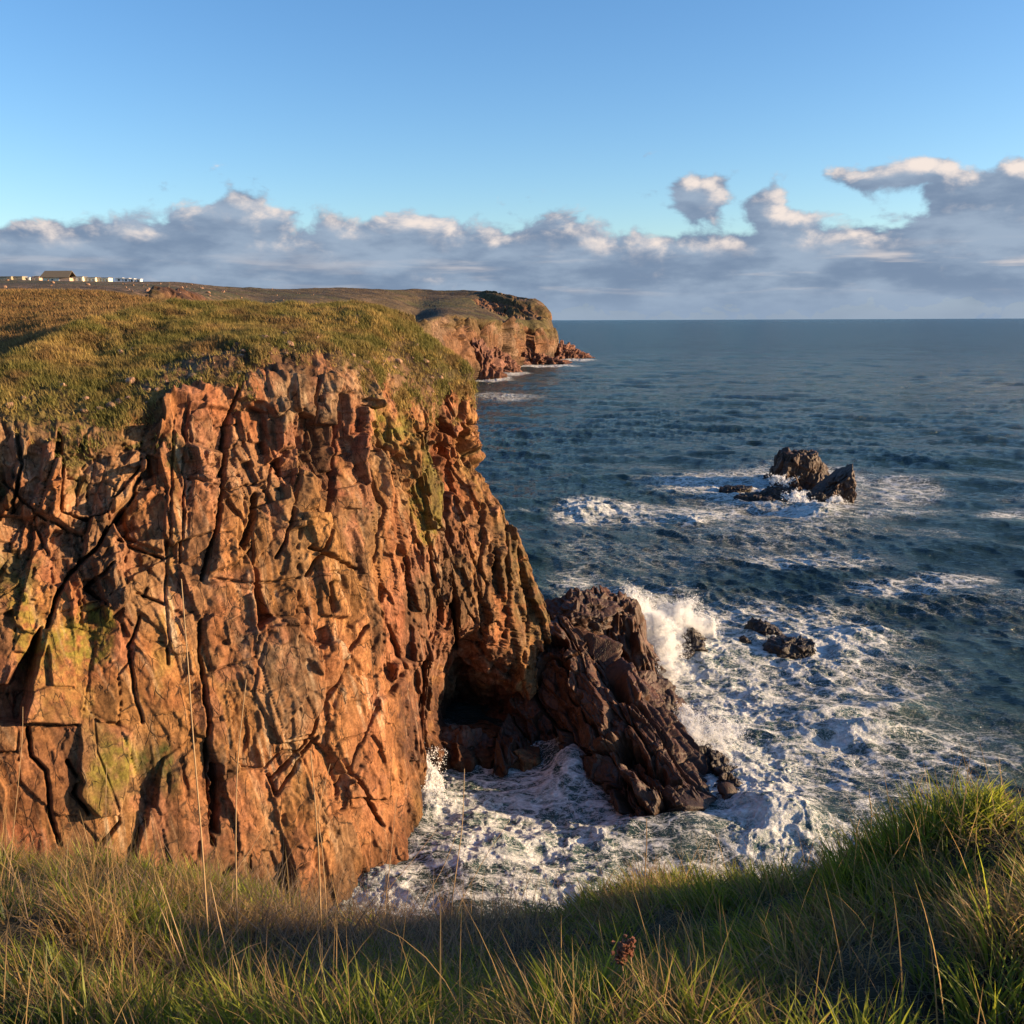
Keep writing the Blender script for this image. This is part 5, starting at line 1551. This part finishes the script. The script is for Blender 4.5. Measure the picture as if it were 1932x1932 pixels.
def build_fore_grass():
    rg = np.random.default_rng(41)
    n = 190000
    x = rg.uniform(-4.2, 4.2, n); yf = rg.random(n) ** .85
    y = .9 + yf * (edge_y(x) + .75 - .9)
    z = bank_z(x, y)
    P = np.stack([x, y, z], 1)
    px, py = to_pix(P)
    clump = fbm(x * 2.2, y * 2.2, 0 * x, 4, 911); c2 = fbm(x * .9, y * .9, 5 + 0 * x, 3, 912)
    tq = .30
    F1, F2, hx, fx, fy, g1, g2 = cell2((x + .25 * clump) / tq, (y + .2 * c2) / tq, 913, 0.0, .9)
    # matted middle (short and dark), long tussocks left and right
    dark = np.exp(-(((px - 620) / 330) ** 2 + ((py - 1800) / 110) ** 2)) + .8 * np.exp(-(((px - 1050) / 250) ** 2 + ((py - 1770) / 60) ** 2)) + .7 * np.exp(-(((px - 1500) / 200) ** 2 + ((py - 1760) / 50) ** 2))
    dark = np.clip(dark, 0, 1)
    keep = rg.random(n) < np.clip(1.15 - 1.25 * F1 + clump * .9 - .5 * dark, .05, 1)
    keep &= (px > -260) & (px < 2200)
    x, y, z, P, px, py, clump, c2, dark, F1, hx, fx, fy = [q[keep] for q in (x, y, z, P, px, py, clump, c2, dark, F1, hx, fx, fy)]
    m = len(x)
    tall = np.clip(1.25 - 1.1 * F1 + .5 * clump + .5 * (hx - .5), .3, 1.6)
    L = (.08 + .10 * rg.random(m)) * tall * (1 - .45 * dark) + .03
    pd = .10 + .75 * sstep(.45, .8, hx + .5 * c2) + .35 * dark - .25 * sstep(1720, 1880, py) + .3 * sstep(500, 150, px) * sstep(1900, 1700, py)
    dead = rg.random(m) < np.clip(pd, .06, .93)
    W = np.where(dead, .0042, .0068) * rg.uniform(.6, 1.6, m)
    az = np.arctan2(fy, fx) + rg.normal(0, .7, m)
    wsel = rg.random(m) < .35
    az = np.where(wsel, rg.normal(math.pi * .9, .6, m), az)
    bend = np.abs(rg.normal(.35, .25, m)) + 1.3 * F1 + .25 * dead + .5 * dark
    g = np.array([0.075, .11, .018]); g2 = np.array([0.33, .34, .035]); g3 = np.array([0.03, .055, .02])
    d1 = np.array([0.50, .33, .12]); d2 = np.array([0.20, .12, .06])
    r = rg.random((m, 1)); cg = g * (1 - r) + g2 * r
    cg = cg + (sstep(0, .35, -clump) * .6)[:, None] * (g3 - cg)
    cd = d1 * r + d2 * (1 - r)
    col = np.where(dead[:, None], cd, cg) * rg.uniform(.75, 1.2, (m, 1))
    blades('grass', P, L, W, az, bend, col, 42, 4, 'long green and straw coloured grass on the bank in front of the camera')
    # scattered long straw blades standing clear of the rest
    k = 2600
    x = rg.uniform(-3.4, 3.4, k); y = 1.0 + rg.random(k) ** .8 * (edge_y(x) - .7)
    z = bank_z(x, y)
    cl_ = rg.random(k) < np.clip(.5 + 1.6 * fbm(x * 1.3, y * 1.3, 2 + 0 * x, 3, 921), .05, 1)
    x, y, z = x[cl_], y[cl_], z[cl_]; k = len(x)
    col = np.array([0.42, .27, .11]) * rg.uniform(.5, 1.15, (k, 1))
    blades('straw_grass', np.stack([x, y, z], 1), rg.uniform(.16, .38, k), rg.uniform(.003, .006, k), rg.normal(math.pi * .6, 1.4, k), np.abs(rg.normal(.35, .35, k)), col, 44, 5, 'sparse long straw blades rising above the green grass of the bank', up0=.1)
    # tangle of grey dead stems in the hollow
    k = 1500
    qx = rg.normal(640, 190, k); qy = rg.normal(1780, 45, k)
    b3 = np.array([world_from(a, b, 3.6) for a, b in zip(qx, qy)])
    x = b3[:, 0]; y = rg.uniform(2.7, 4.3, k); z = bank_z(x, y)
    col = np.array([0.30, .21, .14]) * rg.uniform(.4, 1.2, (k, 1))
    blades('dead_stems', np.stack([x, y, z], 1), rg.uniform(.12, .40, k), rg.uniform(.003, .0065, k), rg.uniform(0, 6.28, k), np.abs(rg.normal(.35, .4, k)), col, 45, 5, 'tangle of grey brown dead stems in the shaded hollow of the bank', up0=.45)
    # matted dead litter
    k = 26000
    x = rg.uniform(-3.8, 3.8, k); y = 1.2 + rg.random(k) * (edge_y(x) - .9)
    z = bank_z(x, y) + .015
    L = rg.uniform(.08, .26, k); az = rg.uniform(0, 2 * np.pi, k); bend = rg.uniform(.2, .9, k)
    col = (np.array([0.27, .20, .12]) * rg.uniform(.4, 1.15, (k, 1)))
    blades('dry_grass', np.stack([x, y, z], 1), L, np.full(k, .0026), az, bend, col, 43, 4, 'dry matted stems lying among the green grass of the bank', up0=.95)


build_fore_grass()

M_STALK = mat_plain('dry_stalk', (0.34, .22, .11), .7, .25, 30)
M_DOCK = mat_plain('brown_seed', (0.17, .06, .03), .8, .3, 60)


def tube(pts, r0, r1, ns=6):
    pts = np.array(pts); n = len(pts)
    V = []
    t = np.gradient(pts, axis=0); t /= np.linalg.norm(t, axis=1, keepdims=True)
    for k in range(n):
        a = np.cross(t[k], [0, 1, .1]); a /= np.linalg.norm(a); b = np.cross(t[k], a)
        r = r0 + (r1 - r0) * k / (n - 1)
        for s in range(ns):
            an = 2 * math.pi * s / ns
            V.append(pts[k] + (a * math.cos(an) + b * math.sin(an)) * r)
    F = [[k * ns + s, k * ns + (s + 1) % ns, (k + 1) * ns + (s + 1) % ns, (k + 1) * ns + s] for k in range(n - 1) for s in range(ns)]
    return np.array(V), np.array(F)


# (points from base to tip in frame units, distance at base, distance at tip, radius mm, label)
STALKS = [
    ([(390, 1800), (378, 1600), (362, 1400), (352, 1250), (340, 1090)], 3.0, 3.2, 3.0, 'tallest straw stalk rising in front of the left part of the cliff'),
    ([(444, 1790), (441, 1600), (445, 1440), (462, 1280)], 3.1, 3.3, 2.4, 'thin upright stalk just right of the tallest straw stalk'),
    ([(600, 1700), (597, 1600), (590, 1500), (583, 1416)], 3.6, 3.7, 3.2, 'thick pale broken stalk standing before the middle of the cliff base'),
    ([(612, 1720), (604, 1600), (598, 1530), (620, 1440)], 3.5, 3.7, 1.8, 'thin stalk crossing close behind the thick broken stalk'),
    ([(200, 1640), (196, 1520), (198, 1440)], 3.7, 3.8, 1.6, 'short dark stalk at the far left of the cliff base'),
    ([(12, 1660), (22, 1560), (38, 1400), (40, 1330)], 3.6, 3.8, 1.5, 'thin stalk nearest the left edge of the view'),
    ([(435, 1660), (470, 1600), (498, 1555)], 3.6, 3.7, 1.6, 'short leaning stem with a dark knob at its foot'),
    ([(722, 1720), (735, 1600), (745, 1500)], 3.6, 3.8, 1.6, 'slender stalk before the right lower end of the cliff'),
    ([(670, 1745), (760, 1640), (820, 1565)], 3.6, 3.8, 1.5, 'stalk leaning right towards the foamy cove water'),
    ([(848, 1710), (868, 1560), (873, 1450)], 3.6, 3.8, 2.2, 'straight stalk rising over the foam of the cove'),
    ([(790, 1720), (835, 1630), (862, 1560)], 3.7, 3.8, 1.6, 'first of two leaning stems crossing the cove foam'),
    ([(850, 1735), (910, 1620), (960, 1545)], 3.6, 3.8, 1.5, 'dark stem leaning farthest right over the cove foam'),
    ([(1212, 1660), (1216, 1600), (1216, 1545)], 3.8, 3.8, 2.4, 'short dark stalk below the tip of the slab ridge'),
    ([(345, 1830), (310, 1740), (282, 1672)], 2.8, 2.9, 2.6, 'pale bent stem left of the tallest straw stalk'),
    ([(360, 1850), (325, 1740), (298, 1660)], 2.8, 2.9, 2.4, 'pale straight stem beside the bent one in the shaded hollow'),
    ([(425, 1815), (405, 1720), (393, 1662)], 2.9, 3.0, 2.8, 'pale tapering leaf stem right of the tallest straw stalk'),
    ([(1640, 1540), (1637, 1510), (1636, 1490)], 3.5, 3.5, 2.4, 'short dark spike standing on the brink at the right'),
    ([(1535, 1700), (1600, 1600), (1618, 1548)], 3.2, 3.4, 2.6, 'bent straw stem arching on the right hand brink'),
    ([(1690, 1700), (1683, 1630), (1685, 1565)], 3.0, 3.0, 1.8, 'upright straw stem standing right of the arching one'),
    ([(1320, 1880), (1420, 1812), (1470, 1765)], 2.3, 2.5, 2.2, 'long bright straw stem lying across the grass at lower right'),
    ([(1240, 1900), (1238, 1820), (1240, 1745)], 2.2, 2.3, 2.2, 'paired straw stem standing upright in the lower middle'),
    ([(1290, 1900), (1294, 1830), (1296, 1780)], 2.2, 2.3, 2.0, 'straw stem upright right of the paired stem in the lower middle'),
]
for pts, y0, y1, r, lab in STALKS:
    n = len(pts)
    W3 = [world_from(px, py, y0 + (y1 - y0) * k / (n - 1)) for k, (px, py) in enumerate(pts)]
    W3 = np.array(W3)
    zg = bank_z(np.array([W3[0, 0]]), np.array([W3[0, 1]]))[0]
    if W3[0, 2] > zg:                      # root it in the ground
        W3 = np.vstack([[W3[0, 0], W3[0, 1] - .02, zg - .02], W3])
    M = cr_matrix(np.linspace(0, len(W3) - 1, 16), len(W3))
    C3 = M @ W3
    V, F = tube(C3 - C3[0], r * .0013, r * .0006)
    o = mesh_obj('dry_stalk', V, F, M_STALK)
    o.location = C3[0]
    tag(o, lab, 'stalk', 'dry stalks standing in the foreground grass')

for pts, lab in (([(1188, 1960), (1176, 1880), (1166, 1790)], 'brown dock stem with a seed head, left of the pair at the bottom'), ([(1202, 1905), (1190, 1840), (1181, 1778)], 'brown dock stem with a seed head, right of the pair at the bottom')):
    W3 = np.array([world_from(px, py, 2.0) for px, py in pts])
    zg = bank_z(W3[:1, 0], W3[:1, 1])[0]
    if W3[0, 2] > zg: W3 = np.vstack([[W3[0, 0], W3[0, 1], zg - .02], W3])
    C3 = cr_matrix(np.linspace(0, len(W3) - 1, 14), len(W3)) @ W3
    e = empty('dock_plant', C3[0]); tag(e, lab, 'plant', 'dock stems in the foreground')
    V, F = tube(C3 - C3[0], .0026, .0016); mesh_obj('stem', V, F, M_STALK, parent=e)
    rg = np.random.default_rng(int(pts[0][0]))
    parts = []
    for k in range(46):
        f = rg.random() ** 1.5
        q = C3[-1] - C3[0] - np.array([0, 0, .045]) * f + rg.normal(0, .007 * (1 - .4 * f), 3)
        v, fc = box(-.0035, .0035, -.0035, .0035, -.003, .003)
        a = rg.uniform(0, 3.14); R2 = np.array([[math.cos(a), -math.sin(a), 0.3], [math.sin(a), math.cos(a), -.2], [0, .3, 1]])
        parts.append((v @ R2.T + q, fc))
    V, F = merge(parts); mesh_obj('seed_head', V, F, M_DOCK, parent=e, smooth=False)
